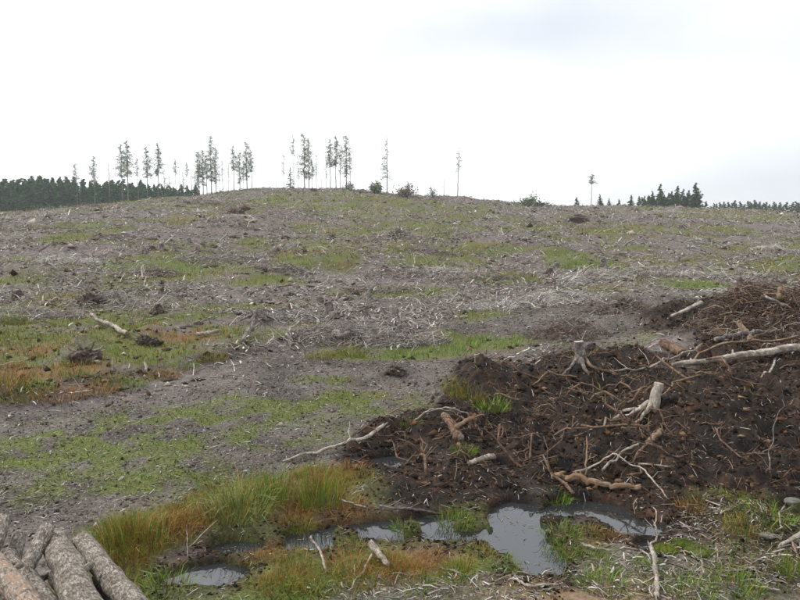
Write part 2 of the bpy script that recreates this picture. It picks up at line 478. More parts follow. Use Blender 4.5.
M = {
    'ground': mat_ground(),
    'stick': mat_attr('weathered_sticks', 0.85, 14.0, 0.30),
    'grass': mat_attr('grass_blades', 0.7, 3.0, 0.25, 0.2),
    'clod': mat_attr('peat_crumbs', 0.95, 30.0, 0.5, 0.15, 0.5),
    'needle': mat_attr('conifer_needles', 0.75, 1.2, 0.45, 0.2),
    'water': mat_water(),
    'birch': mat_wood('lichen_grey_bark', (0.018, 0.013, 0.010), (0.185, 0.158, 0.13), (0.56, 0.53, 0.48), 0.55, 70.0, 0.8, None, (80.0, 22.0)),
    'birch_o': mat_wood('peeled_orange_bark', (0.04, 0.03, 0.022), (0.22, 0.18, 0.145), (0.56, 0.51, 0.45), 0.6, 60.0, 0.7, (0.24, 0.155, 0.10), (80.0, 16.0)),
    'cut': mat_wood('cut_wood_end', (0.20, 0.17, 0.14), (0.40, 0.36, 0.31), (0.56, 0.53, 0.48), 0.2, 30.0, 0.5),
    'bleach': mat_wood('bleached_wood', (0.08, 0.062, 0.048), (0.31, 0.27, 0.225), (0.58, 0.54, 0.49), 0.45, 24.0, 0.8),
    'tan': mat_wood('peeled_tan_wood', (0.05, 0.032, 0.02), (0.235, 0.165, 0.105), (0.46, 0.38, 0.285), 0.55, 30.0, 0.9, (0.17, 0.10, 0.055)),
    'rust': mat_wood('red_brown_bark', (0.04, 0.024, 0.016), (0.15, 0.09, 0.06), (0.32, 0.22, 0.16), 0.4, 26.0, 0.9),
    'dark': mat_wood('dark_root_wood', (0.014, 0.010, 0.008), (0.055, 0.038, 0.030), (0.16, 0.125, 0.10), 0.1, 16.0, 1.0),
    'greybark': mat_wood('grey_stump_bark', (0.035, 0.027, 0.023), (0.15, 0.125, 0.115), (0.36, 0.33, 0.31), 0.35, 20.0, 0.9),
    'trunk': mat_wood('tree_trunk_bark', (0.10, 0.085, 0.078), (0.20, 0.18, 0.165), (0.34, 0.32, 0.30), 0.3, 4.0, 0.4),
    'stone': mat_attr('lichen_stone', 0.9, 18.0, 0.4, 0.2, 0.6),
    'moss': mat_attr('cushion_moss', 0.95, 40.0, 0.45, 0.1, 0.8),
}

# ------------------------------------------------------------------ mesh helpers
def mesh_np(name, verts, quads=None, tris=None, col=None, mat=None, smooth=False, uv=None):
    me = bpy.data.meshes.new(name)
    verts = np.asarray(verts, np.float32).reshape(-1, 3)
    loops, starts, pos = [], [], 0
    if quads is not None and len(quads):
        q = np.asarray(quads, np.int32).reshape(-1, 4)
        loops.append(q.ravel()); starts.append(np.arange(len(q)) * 4); pos = q.size
    if tris is not None and len(tris):
        t = np.asarray(tris, np.int32).reshape(-1, 3)
        loops.append(t.ravel()); starts.append(pos + np.arange(len(t)) * 3)
    loops = np.concatenate(loops).astype(np.int32); starts = np.concatenate(starts).astype(np.int32)
    me.vertices.add(len(verts)); me.vertices.foreach_set('co', verts.ravel())
    me.loops.add(len(loops)); me.loops.foreach_set('vertex_index', loops)
    me.polygons.add(len(starts)); me.polygons.foreach_set('loop_start', starts)
    if smooth:
        me.polygons.foreach_set('use_smooth', np.ones(len(starts), bool))
    me.update(calc_edges=True)
    if col is not None:
        a = me.color_attributes.new('col', 'FLOAT_COLOR', 'POINT')
        c = np.ones((len(verts), 4), np.float32); c[:, :3] = col
        a.data.foreach_set('color', c.ravel())
    if uv is not None:
        ul = me.uv_layers.new(name='grain')
        ul.data.foreach_set('uv', np.asarray(uv, np.float32)[loops].ravel())
    if mat is not None:
        me.materials.append(mat)
    return me

def link(name, data, parent=None, loc=None):
    o = bpy.data.objects.new(name, data)
    COL.objects.link(o)
    if parent is not None:
        o.parent = parent
    if loc is not None:
        o.location = loc
    return o

def tag(o, label=None, cat=None, group=None, kind=None):
    if label: o['label'] = label
    if cat: o['category'] = cat
    if group: o['group'] = group
    if kind: o['kind'] = kind
    return o

class Tubes:
    """collects tapered, slightly rough tubes into one mesh"""
    def __init__(self):
        self.v, self.q, self.t, self.uv, self.n = [], [], [], [], 0
    def tube(self, pts, rad, sides=8, rough=0.08, seed=0, cap=True, captip=True):
        pts = np.asarray(pts, float); k = len(pts)
        rad = np.interp(np.linspace(0, 1, k), np.linspace(0, 1, len(rad)), rad)
        tg = np.gradient(pts, axis=0)
        tg /= np.linalg.norm(tg, axis=1)[:, None] + 1e-9
        ref = np.array([0, 0, 1.0]) if abs(tg[0][2]) < 0.9 else np.array([1.0, 0, 0])
        n0 = np.cross(tg[0], ref); n0 /= np.linalg.norm(n0)
        along = np.concatenate([[0], np.cumsum(np.linalg.norm(np.diff(pts, axis=0), axis=1))])
        th = np.linspace(0, 2 * np.pi, sides, endpoint=False)
        base = self.n
        r_ = np.random.default_rng(seed + 1000)
        lob = 1 + rough * r_.normal(size=sides)
        for i in range(k):
            nn = n0 - tg[i] * np.dot(n0, tg[i]); nn /= np.linalg.norm(nn) + 1e-9; n0 = nn
            bb = np.cross(tg[i], nn)
            rr = rad[i] * lob * (1 + rough * 0.8 * r_.normal(size=sides))
            ring = pts[i] + (np.cos(th) * rr)[:, None] * nn + (np.sin(th) * rr)[:, None] * bb
            self.v.append(ring)
            circ = 2 * np.pi * max(rad.mean(), 0.004)
            self.uv.append(np.stack([np.abs(th / np.pi - 1) * circ * 0.5 + base * 0.013, np.full(sides, along[i])], 1))
        for i in range(k - 1):
            a = base + i * sides + np.arange(sides); b_ = base + i * sides + (np.arange(sides) + 1) % sides
            self.q.append(np.stack([a, b_, b_ + sides, a + sides], 1))
        self.n += k * sides
        for end, do in ((0, cap), (k - 1, captip)):
            if do:
                self.v.append(pts[end][None]); self.uv.append(np.array([[0.0, along[end]]]))
                a = base + end * sides + np.arange(sides); b_ = base + end * sides + (np.arange(sides) + 1) % sides
                c = np.full(sides, self.n)
                self.t.append(np.stack([b_, a, c], 1) if end == 0 else np.stack([a, b_, c], 1))
                self.n += 1
        return self
    def disc(self, pts, rad, sides, seed=0):
        return self
    def mesh(self, name, mat, smooth=True, off=(0, 0, 0)):
        v = np.concatenate(self.v) - np.asarray(off)
        q = np.concatenate(self.q) if self.q else None
        t = np.concatenate(self.t) if self.t else None
        return mesh_np(name, v, q, t, None, mat, smooth, np.concatenate(self.uv))

def wander(p0, p1, k=8, amp=0.05, seed=0, sag=0.0):
    """crooked path from p0 to p1"""
    r_ = np.random.default_rng(seed)
    p0, p1 = np.asarray(p0, float), np.asarray(p1, float)
    t = np.linspace(0, 1, k)[:, None]
    L = np.linalg.norm(p1 - p0)
    w = np.cumsum(r_.normal(size=(k, 3)), axis=0)
    w = w - (w[0] + (w[-1] - w[0]) * t)
    pts = p0 + (p1 - p0) * t + w * amp * L / math.sqrt(k)
    pts[:, 2] += sag * np.sin(np.pi * t[:, 0])
    return pts

# ------------------------------------------------------------------ ground
def build_ground():
    nr = len(ys)
    v = np.stack([GX, GY, GZ], -1).reshape(-1, 3)
    idx = np.arange(nr * NC).reshape(nr, NC)
    q = np.stack([idx[:-1, :-1], idx[:-1, 1:], idx[1:, 1:], idx[1:, :-1]], -1).reshape(-1, 4)
    me = mesh_np('ground', v, q, None, None, M['ground'], True)
    mk = masks(v[:, 0], v[:, 1])
    far = sst(128, 160, v[:, 1])
    a = me.color_attributes.new('mask', 'FLOAT_COLOR', 'POINT')
    c = np.ones((len(v), 4), np.float32)
    c[:, 0] = np.maximum(mk['grass'], far * 0.7); c[:, 1] = mk['peat'] * (1 - far); c[:, 2] = mk['track'] * (1 - far)
    a.data.foreach_set('color', c.ravel())
    b = me.color_attributes.new('mask2', 'FLOAT_COLOR', 'POINT')
    c2 = np.ones((len(v), 4), np.float32)
    c2[:, 0] = mk['orange']
    c2[:, 1] = (1 - sst(4.85, 5.1, v[:, 1] + 0.3 * fbm(v[:, 0] / .5, v[:, 1] / .5, 61, 3))) * sst(.5, 1.0, v[:, 0]) * (1 - sst(1.9, 2.4, v[:, 0])) * 0.7
    c2[:, 2] = 0
    b.data.foreach_set('color', c2.ravel())
    tag(link('ground', me), kind='structure')

build_ground()

def build_water():
    k = 40
    xs = np.linspace(-4.2, 3.6, k); yy = np.linspace(4.0, 8.8, k)
    X, Y = np.meshgrid(xs, yy)
    v = np.stack([X, Y, np.zeros_like(X)], -1).reshape(-1, 3)
    idx = np.arange(k * k).reshape(k, k)
    q = np.stack([idx[:-1, :-1], idx[:-1, 1:], idx[1:, 1:], idx[1:, :-1]], -1).reshape(-1, 4)
    # keep only cells where the ground dips below the pool level nearby
    cx, cy = v[q].mean(1)[:, 0], v[q].mean(1)[:, 1]
    keep = np.zeros(len(q), bool)
    for dx in (-.3, -.15, 0, .15, .3):
        for dy in (-.2, -.1, 0, .1, .2):
            keep |= gz(cx + dx, cy + dy) < 0.0
    q = q[keep]
    used = np.unique(q); remap = np.zeros(len(v), int); remap[used] = np.arange(len(used))
    tag(link('water', mesh_np('water', v[used], remap[q], None, None, M['water'], True)), kind='structure')

build_water()

# ------------------------------------------------------------------ scatter helpers
def sample(n, y0, y1, wf=0.70, wc=1.5):
    y = y0 * (y1 / y0) ** rng.random(n)
    x = (rng.random(n) * 2 - 1) * (wf * y + wc)
    return x, y

def pick(pal, n, jit=0.12, w=None):
    pal = np.asarray(pal, float)
    c = pal[rng.choice(len(pal), n, p=w)]
    return np.clip(c * (1 + jit * rng.normal(size=(n, 1))) * (1 + 0.05 * rng.normal(size=(n, 3))), 0.003, 0.9)

def sticks(name, x, y, L, r, col, tilt=0.1, lift=0.02, label=None):
    """many thin three-sided sticks lying on the ground"""
    n = len(x)
    az = rng.random(n) * 2 * np.pi
    dx, dy = np.cos(az) * L / 2, np.sin(az) * L / 2
    z0, z1 = gz(x - dx, y - dy), gz(x + dx, y + dy)
    zc = gz(x, y)
    lf = np.abs(rng.normal(size=n)) * lift
    a = np.stack([x - dx, y - dy, np.minimum(z0, zc + L * .3) + r * .5 + lf], 1)
    e = np.abs(rng.normal(size=n)) * tilt * L
    b = np.stack([x + dx, y + dy, np.minimum(z1, zc + L * .3) + r * .5 + lf + e], 1)
    mid = (a + b) / 2
    mid[:, 2] = np.maximum(mid[:, 2], zc + r * .4)
    mid[:, :2] += rng.normal(size=(n, 2)) * (L * 0.07)[:, None]
    mid[:, 2] += rng.random(n) * L * .10
    d = b - a; d /= np.linalg.norm(d, axis=1)[:, None]
    s = np.cross(d, np.array([0, 0, 1.0])); s /= np.linalg.norm(s, axis=1)[:, None] + 1e-9
    t = np.cross(s, d)
    V = np.zeros((n, 9, 3))
    for k, (p, rr) in enumerate(((a, r), (mid, r * .85), (b, r * .45))):
        for j in range(3):
            th = 2 * np.pi * j / 3 + 0.5
            V[:, k * 3 + j] = p + (s * math.cos(th) + t * math.sin(th)) * rr[:, None]
    o = (np.arange(n) * 9)[:, None]
    Q = []
    for k in range(2):
        for j in range(3):
            j2 = (j + 1) % 3
            Q.append(np.stack([o[:, 0] + k * 3 + j, o[:, 0] + k * 3 + j2, o[:, 0] + k * 3 + 3 + j2, o[:, 0] + k * 3 + 3 + j], 1))
    me = mesh_np(name, V.reshape(-1, 3), np.concatenate(Q), None, np.repeat(col, 9, 0), M['stick'])
    o_ = link(name, me)
    if label:
        tag(o_, label, 'brash', kind='stuff')
    return o_

def blades_arr(x, y, z, h, lean, w, az=None):
    n = len(x)
    az = rng.random(n) * 2 * np.pi if az is None else az
    d = np.stack([np.cos(az), np.sin(az), np.zeros(n)], 1)
    yaw = rng.random(n) * 2 * np.pi
    s = np.stack([np.cos(yaw), np.sin(yaw), np.zeros(n)], 1) * (w / 2)[:, None]
    b = np.stack([x, y, z - 0.02], 1)
    up = np.array([0, 0, 1.0])
    mid = b + up * (h * 0.6)[:, None] + d * (h * lean * 0.35)[:, None]
    tip = b + up * (h * np.clip(1 - lean * .35, .3, 1))[:, None] + d * (h * lean)[:, None]
    V = np.stack([b - s, b + s, mid + s * .75, mid - s * .75, tip], 1)
    o = np.arange(n) * 5
    Q = np.stack([o, o + 1, o + 2, o + 3], 1)
    T = np.stack([o + 3, o + 2, o + 4], 1)
    return V.reshape(-1, 3), Q, T

def blades(name, x, y, h, lean, w, col, label, cat='grass'):
    V, Q, T = blades_arr(x, y, gz(x, y), h, lean, w)
    me = mesh_np(name, V, Q, T, np.repeat(col, 5, 0), M['grass'])
    return tag(link(name, me), label, cat, kind='stuff')

ICO_V = np.array([(0, 0, 1), (1, 0, 0), (0, 1, 0), (-1, 0, 0), (0, -1, 0), (0, 0, -1)], float)
ICO_T = np.array([(0, 1, 2), (0, 2, 3), (0, 3, 4), (0, 4, 1), (5, 2, 1), (5, 3, 2), (5, 4, 3), (5, 1, 4)])
NI = len(ICO_V)

def crumbs(name, x, y, r, col, label, cat, flat=0.7, mat='clod'):
    n = len(x)
    S = np.stack([r * (0.8 + 1.1 * rng.random(n)), r * (0.5 + .7 * rng.random(n)), r * flat * (0.6 + .7 * rng.random(n))], 1)
    V = ICO_V[None] * S[:, None] * (1 + 0.30 * rng.normal(size=(n, NI, 1))) + 0.25 * rng.normal(size=(n, NI, 3)) * S[:, None]
    az = rng.random(n) * 6.283
    c, s = np.cos(az)[:, None], np.sin(az)[:, None]
    V = np.stack([V[..., 0] * c - V[..., 1] * s, V[..., 0] * s + V[..., 1] * c, V[..., 2]], -1)
    V += np.stack([x, y, gz(x, y) + S[:, 2] * 0.35], 1)[:, None]
    T = ICO_T[None] + (np.arange(n) * NI)[:, None, None]
    me = mesh_np(name, V.reshape(-1, 3), None, T.reshape(-1, 3), np.repeat(col, NI, 0), M[mat])
    return tag(link(name, me), label, cat, kind='stuff')

# ------------------------------------------------------------------ uncountable litter
GREY = [(.235, .205, .188), (.31, .282, .262), (.14, .112, .096), (.41, .38, .355), (.07, .052, .042), (.27, .215, .175)]
WHITE = [(.50, .47, .43), (.62, .60, .56), (.42, .38, .34)]
GREEN = [(.095, .14, .010), (.13, .175, .013), (.175, .205, .020), (.07, .10, .009), (.21, .19, .03)]
VIVID = [(.085, .16, .012), (.125, .21, .016), (.065, .115, .010), (.17, .23, .025)]
STRAW = [(.25, .12, .028), (.30, .165, .05), (.19, .075, .018), (.24, .155, .03)]

def hillside_brash():
    x, y = sample(168000, 9.5, 150)
    mk = masks(x, y)
    p = np.clip(1 - 0.93 * mk['grass'] - 0.99 * mk['track'] - mk['peat'], 0.01, 1)
    clump = fbm(x / 1.6, y / 1.6, 71, 4)
    p = p * (1 - .75 * mk['above'] * (y < 19)) * (.2 + .8 * sst(12, 18, y))
    p = p * (0.36 + 0.85 * sst(-0.25, 0.3, clump))
    k = rng.random(len(x)) < p
    x, y, clump = x[k], y[k], clump[k]
    n = len(x)
    L = np.exp(rng.normal(-2.2, 0.55, n)) * (.75 + y / 42)
    r = (0.005 + 0.016 * rng.random(n) ** 3) * (0.7 + y / 34)
    col = pick(GREY + WHITE, n, 0.2, [.15, .18, .12, .17, .10, .07, .10, .07, .04])
    sticks('brash', x, y, L, r, col, 0.28, 0.03 + 0.14 * np.clip(clump + .1, 0, 1) * np.minimum(1, y / 25), 'grey layer of cut twigs and branches covering the felled slope')

def hillside_lumps():
    x, y = sample(16000, 10, 140)
    mk = masks(x, y)
    p = np.clip(1 - .8 * mk['grass'] - mk['track'] - mk['peat'], 0, 1) * sst(-.1, .35, fbm(x / 2.6, y / 2.6, 72, 3))
    k = rng.random(len(x)) < p
    x, y = x[k], y[k]; n = len(x)
    r = np.minimum(np.exp(rng.normal(-3.0, .5, n)), .16) * (.6 + y / 40)
    col = pick([(.035, .024, .018), (.07, .048, .036), (.13, .10, .082), (.22, .185, .16), (.42, .385, .35)], n, .2, [.28, .30, .24, .15, .03])
    r = np.where(y < 22, np.minimum(r, .07), r)
    crumbs('brash_lumps', x, y, r, col, 'dark root lumps and broken wood bits scattered through the brash', 'brash', .75)

def track_litter():
    x, y = sample(40000, 4.2, 24)
    mk = masks(x, y)
    p = np.clip(mk['track'] * 0.5 + mk['chip'] + 0.12 * mk['bog'] + mk['peat'] * .2, 0, 1)
    k = (rng.random(len(x)) < p) & (gz(x, y) > 0.02)
    x, y = x[k], y[k]; n = len(x)
    L = np.exp(rng.normal(-3.1, 0.5, n)) * (.6 + y / 20); r = (0.002 + 0.003 * rng.random(n)) * (.6 + y / 20)
    col = pick(GREY + WHITE, n, 0.2, [.18, .2, .1, .2, .06, .1, .08, .05, .03])
    sticks('twig_litter', x, y, L, r, col, 0.1, 0.006, 'fine twigs and splinters strewn over track and verge')

def split_wood():
    x, y = sample(12000, 4.4, 8.5)
    mk = masks(x, y)
    k = (rng.random(len(x)) < mk['chip'] * (.3 + .9 * sst(-.2, .3, fbm(x / .3, y / .3, 73, 3)))) & (gz(x, y) > 0.02)
    x, y = x[k], y[k]; n = len(x)
    L = np.exp(rng.normal(-2.8, 0.55, n)); r = 0.003 + 0.009 * rng.random(n) ** 2.5
    col = pick([(.30, .265, .24), (.20, .165, .145), (.44, .41, .38), (.10, .075, .06), (.27, .19, .13)], n, .2, [.3, .24, .2, .14, .12])
    sticks('split_wood', x, y, L, r, col, 0.22, 0.02, 'pale splinters of split wood and bark littering the near verge')

def peat_roots():
    x, y = sample(42000, 5.0, 24)
    mk = masks(x, y)
    k = (rng.random(len(x)) < mk['peat']) & (gz(x, y) > 0.02) & (x > -4)
    x, y = x[k], y[k]; n = len(x)
    L = np.exp(rng.normal(-2.85, 0.55, n)) * (.7 + y / 25); r = (0.0018 + 0.004 * rng.random(n) ** 2) * (.6 + y / 20)
    col = pick([(.10, .055, .03), (.15, .09, .05), (.06, .036, .022), (.22, .165, .115), (.03, .021, .016), (.38, .33, .27)], n, 0.25, [.25, .14, .26, .06, .26, .03])
    sticks('torn_roots', x, y, L, r, col, 0.3, 0.02, 'torn brown rootlets sticking out of the dark peat')

def crumbs_all():
    x, y = sample(80000, 4.6, 26)
    mk = masks(x, y)
    k = (rng.random(len(x)) < mk['peat'] * (0.4 + 0.6 * sst(-.3, .3, fbm(x / .5, y / .5, 75, 3)))) & (gz(x, y) > 0.0)
    x, y = x[k], y[k]; n = len(x)
    r = np.exp(rng.normal(-4.3, 0.5, n)) * (0.65 + y / 22)
    bigc = rng.random(n) < .05
    r = np.minimum(np.where(bigc, r * 2.2, r), np.where(y < 6.8, .016, .05))
    col = pick([(.006, .0045, .004), (.014, .009, .007), (.036, .020, .012), (.085, .045, .022), (.16, .10, .06)], n, 0.25, [.32, .26, .2, .16, .06])
    crumbs('peat_crumbs', x, y, r, col, 'loose dark brown peat crumbs on the turned ground', 'peat')
    x, y = sample(66000, 5.0, 26)
    mk = masks(x, y)
    k = (rng.random(len(x)) < mk['track'] * (1 - .7 * mk['grass']))
    x, y = x[k], y[k]; n = len(x)
    r = np.exp(rng.normal(-4.75, 0.42, n)) * (0.6 + y / 16)
    col = pick([(.035, .027, .023), (.085, .07, .062), (.15, .13, .118), (.24, .215, .20), (.36, .335, .32)], n, 0.18, [.30, .3, .22, .12, .06])
    crumbs('track_gravel', x, y, r, col, 'grey brown gravelly soil crumbs on the churned track', 'gravel')
    # wood chips near the road
    x, y = sample(26000, 4.2, 8)
    mk = masks(x, y)
    k = (rng.random(len(x)) < mk['chip'] * .6) & (gz(x, y) > 0.02)
    x, y = x[k], y[k]; n = len(x)
    r = np.minimum(np.exp(rng.normal(-4.55, 0.5, n)), .03)
    col = pick([(.18, .15, .135), (.28, .245, .225), (.09, .07, .06), (.42, .38, .35), (.22, .15, .105)], n, 0.15, [.28, .26, .24, .10, .12])
    crumbs('wood_chips', x, y, r, col, 'pale grey bark and wood chips on the roadside verge', 'wood chips', 0.22, 'stone')

def grasses():
    # hillside grass
    x, y = sample(230000, 9, 150)
    mk = masks(x, y)
    k = rng.random(len(x)) < (mk['grass'] * (1 - mk['track'])) ** 0.9 * 0.9 + 0.03
    x, y, om = x[k], y[k], mk['orange'][k]; n = len(x)
    h = (0.06 + 0.13 * rng.random(n)) * (1 + 0.35 * fbm(x / 2, y / 2, 81, 2)) * (.75 + y / 70); w = (0.004 + 0.005 * rng.random(n)) * (0.6 + y / 13)
    col = pick(GREEN, n, .15)
    st = rng.random(n) < (0.18 + om * 0.45)
    col[st] = pick(STRAW, int(st.sum()), .15)
    sp_ = mk['strip'][k] > .4
    col[sp_] = pick(VIVID, int(sp_.sum()), .15)
    blades('hill_grass', x, y, h, 0.3 + .5 * rng.random(n), w, col, 'patches of olive green grass between the brash on the slope')
    # short growth on the track
    x, y = sample(110000, 5.2, 25)
    mk = masks(x, y)
    k = rng.random(len(x)) < mk['track'] * (mk['gt'] * .8 + .05 + .12 * sst(.1, .4, fbm(x / .25, y / .25, 84, 2)))
    x, y = x[k], y[k]; n = len(x)
    h = 0.012 + 0.10 * rng.random(n) ** 3 * (0.7 + y / 20); w = (0.005 + 0.007 * rng.random(n)) * (0.7 + y / 12)
    blades('track_grass', x, y, h, 0.5 + .8 * rng.random(n), w, pick([(.075, .13, .018), (.105, .165, .022), (.06, .10, .014), (.135, .175, .03)] + GREEN[:2], n, .18), 'thin bright green growth spreading over the churned track')
    # bog grass
    x, y = sample(170000, 4.3, 10)
    mk = masks(x, y)
    zz = gz(x, y)
    k = (rng.random(len(x)) < np.maximum(mk['bog'], mk['chip']) * (1 - .3 * mk['chip']) * (0.25 + 0.9 * sst(-.3, .3, fbm(x / .45, y / .45, 82, 3)))) & (zz > 0.012)
    x, y, om = x[k], y[k], mk['orange'][k]; n = len(x)
    patch = fbm(x / .55, y / .55, 83, 3)
    h = (0.025 + 0.065 * rng.random(n)) * (1 + 0.6 * patch) * (1 - .55 * emask(SHORE2, x, y, .4, .1, 8, .35)); w = 0.003 + 0.003 * rng.random(n)
    col = pick(VIVID + GREEN, n, .15)
    st = rng.random(n) < np.clip(0.10 + om * 0.28 + patch * 0.5, 0.04, .75)
    col[st] = pick(STRAW, int(st.sum()), .2)
    blades('bog_grass', x, y, h, 0.35 + .7 * rng.random(n), w, col, 'short green and rusty grass carpeting the boggy ground by the pool')

hillside_brash()
hillside_lumps()
track_litter()
split_wood()
peat_roots()
crumbs_all()
grasses()

# ------------------------------------------------------------------ rush and sedge clumps
def clump_mesh(name, n, R, h, lean, pal, straw, w=0.006):
    a = rng.random(n) * 6.283; q = R * np.sqrt(rng.random(n))
    x, y = np.cos(a) * q, np.sin(a) * q
    out = a + rng.normal(size=n) * 0.7
    hh = h * (0.22 + 0.86 * rng.random(n) ** 1.6) * (1.1 - .45 * q / R)
    V, Q, T = blades_arr(x, y, np.zeros(n), hh, lean * (0.3 + rng.random(n)) * (0.4 + q / R), np.full(n, w) * (0.7 + .6 * rng.random(n)), out)
    col = pick(pal, n, .15)
    st = rng.random(n) < straw
    col[st] = pick(STRAW, int(st.sum()), .2)
    return mesh_np(name, V, Q, T, np.repeat(col, 5, 0), M['grass'])

RUSH = [clump_mesh('tall_green_clump', 330, .20, .60, .45, VIVID, .15, .0045), clump_mesh('tall_mixed_clump', 360, .27, .46, .65, GREEN + VIVID, .35, .0045),
        clump_mesh('rusty_clump', 420, .28, .27, .9, [(.26, .105, .022), (.20, .07, .016), (.30, .15, .04)] + STRAW + GREEN[:1], .5, .0045), clump_mesh('short_green_clump', 240, .15, .17, .9, VIVID, .15, .004),
        clump_mesh('olive_clump', 380, .27, .27, .8, GREEN, .3, .0045), clump_mesh('pale_arching_clump', 520, .28, .56, .95, [(.17, .2, .06), (.22, .24, .09), (.13, .19, .03)], .10, .0045)]

CLUMPS = [  # u, v, mesh, scale, label
    (243, 512, 5, 1.05, 'pale arching rush clump, largest of the bog'), (225, 515, 1, 1.0, 'mixed rush clump left of the pale arching one'),
    (318, 505, 0, 1.15, 'tall upright bright green rush clump right of the pale arching one'), (276, 500, 0, 1.05, 'tall green rush clump behind the pale arching one'),
    (330, 492, 2, .9, 'rusty sedge clump behind the tall green rushes'), (350, 472, 2, .8, 'rusty red sedge clump beside the small upper puddle'),
    (285, 515, 2, .9, 'rusty sedge clump in front of the pale arching rushes'), (345, 510, 2, .9, 'rusty sedge clump right of the tall green rushes'),
    (110, 555, 4, 1.15, 'olive rush clump beside the birch log ends'), (135, 550, 1, 1.0, 'tall mixed rush clump right of the log pile'),
    (160, 535, 2, 1.1, 'rusty sedge clump between the log pile rushes and the bog'), (190, 525, 2, 1.0, 'rusty sedge clump left of the pale arching rushes'),
    (120, 538, 1, .8, 'mixed rush clump behind the olive one by the logs'), (180, 545, 4, .6, 'olive clump at the left end of the ditch'),
    (300, 533, 4, .6, 'olive grass hummock at the near edge of the rusty sedge'), (265, 560, 2, .55, 'rusty hummock beside the left ditch water'),
    (405, 530, 3, .9, 'bright green tuft standing in the middle of the ditch'), (352, 548, 4, .45, 'olive tuft on the ditch edge left of the green tuft'),
    (455, 523, 3, 1.2, 'bright green tuft between the ditch and the main pool'), (478, 556, 4, .5, 'olive hummock on the left shore of the main pool'),
    (430, 560, 2, .5, 'rusty hummock on the near shore of the ditch'), (390, 562, 4, .5, 'olive hummock on the near shore left of the rusty one'),
    (505, 566, 3, .9, 'bright tuft standing in the near left of the main pool'), (563, 535, 3, 1.3, 'bright green tuft on the left tip of the pool island'),
    (590, 535, 4, .5, 'olive sedge on the pool island'), (612, 540, 2, .45, 'rusty moss and sedge at the right of the pool island'),
    (555, 503, 3, 1.1, 'green tuft at the back of the main pool'), (558, 572, 3, .9, 'green tuft on the right shore of the main pool'),
    (570, 557, 3, .8, 'small green tuft on chips right of the main pool'), (465, 452, 3, 1.0, 'small bright tuft on the dark peat in front of the fallen stump'),
    (410, 424, 3, 1.0, 'small bright tuft at the left end of the bare peat'), (492, 408, 3, 1.8, 'bright green grass hanging down the peat mound'),
    (470, 397, 4, 1.1, 'olive grass tuft crowning the peat mound'), (455, 392, 1, .8, 'brown green tuft on the left shoulder of the peat mound'),
    (765, 520, 3, 1.5, 'dark green grass tuft among stones at the right verge'), (745, 530, 4, .7, 'olive tuft left of the dark green verge tuft'),
    (785, 575, 0, .5, 'upright green grass in the lower right corner'), (735, 585, 3, 1.3, 'green tuft low on the right verge'),
    (690, 590, 3, 1.2, 'green tuft right of the white forked stick'), (600, 585, 3, 1.2, 'green tuft left of the white forked stick'),
    (265, 588, 4, .6, 'olive tuft beside the bottom left pool'), (165, 588, 3, 1.4, 'green tuft right of the lowest birch log'),
    (310, 594, 3, 1.1, 'green tuft at the bottom edge below the ditch'), (330, 585, 4, .7, 'olive tuft at the bottom edge below the curved white stick'),
    (95, 392, 2, 1.2, 'rusty grass clump between the green and the rusty bank clumps'), (35, 390, 3, 1.8, 'bright green tuft behind the rusty bank clump'),
    (160, 378, 2, 1.2, 'rusty grass clump right of the white post stub'), (110, 382, 4, 1.2, 'olive grass clump on the bank behind the rusty ones'), (5, 385, 2, 1.5, 'rusty grass clump at the left edge on the bank'),
    (185, 368, 3, 1.6, 'green tuft near the middle of the bank lip'), (210, 360, 4, 1.2, 'olive tuft at the right end of the bank lip'), (75, 376, 3, 1.6, 'green tuft in front of the dark root plate'),
    (60, 398, 2, 1.4, 'rusty grass clump at the foot of the left bank'), (130, 388, 3, 1.8, 'green grass clump on the lip of the left bank'),
    (20, 400, 4, 1.2, 'olive grass clump at the far left of the bank'), (12, 325, 5, 1.3, 'bright grassy tuft at the left picture edge above the bank'),
    (350, 355, 4, 1.4, 'olive grass under the long brash ridge'), (320, 358, 4, 1.2, 'olive grass at the left end of the long brash ridge'),
]
for (u, v, k, s, lab) in CLUMPS:
    p = PG(u, v)
    z = max(gz1(*p), 0.0)
    o = link('rush_clump' if k in (0, 1, 5) else ('sedge_clump' if k in (2, 4) else 'grass_tuft'), RUSH[k], None, (p[0], p[1], z))
    o.scale = (s, s, s * (0.9 + .2 * rng.random())); o.rotation_euler.z = rng.random() * 6.28
    tag(o, lab, 'grass tuft' if k == 3 else 'sedge', 'grass and rush clumps in the bog and on the banks')

cnt = 0
while cnt < 64:
    x, y = sample(1, 4.95, 7.9, .46, 0); x, y = float(x[0]), float(y[0])
    mk = masks(np.array([x]), np.array([y]))
    if mk['bog'][0] < .6 or gz1(x, y) < .015 or (mk['chip'][0] > .5 and rng.random() < .6):
        continue
    if emask(SHORE, np.array([x]), np.array([y - .22]), .3, .1, 8, .35)[0] > .15 or emask(SHORE, np.array([x]), np.array([y + .12]), .3, .1, 8, .35)[0] > .3:
        continue
    rust = rng.random() < .34
    o = link('sedge_tussock' if rust else 'grass_tussock', RUSH[2 if rust else (3 if rng.random() < .6 else 4)], None, (x, y, gz1(x, y)))
    k_ = (.35 + .45 * rng.random()) * (1 if rust else 1.15)
    o.scale = (k_, k_, k_ * (.8 + .5 * rng.random())); o.rotation_euler.z = rng.random() * 6.28
    if rust:
        tag(o, 'low rusty sedge tussock in the boggy foreground', 'sedge', 'low rusty tussocks in the bog')
    else:
        tag(o, 'low green grass tussock in the boggy foreground', 'grass tuft', 'low green tussocks in the bog')
    cnt += 1

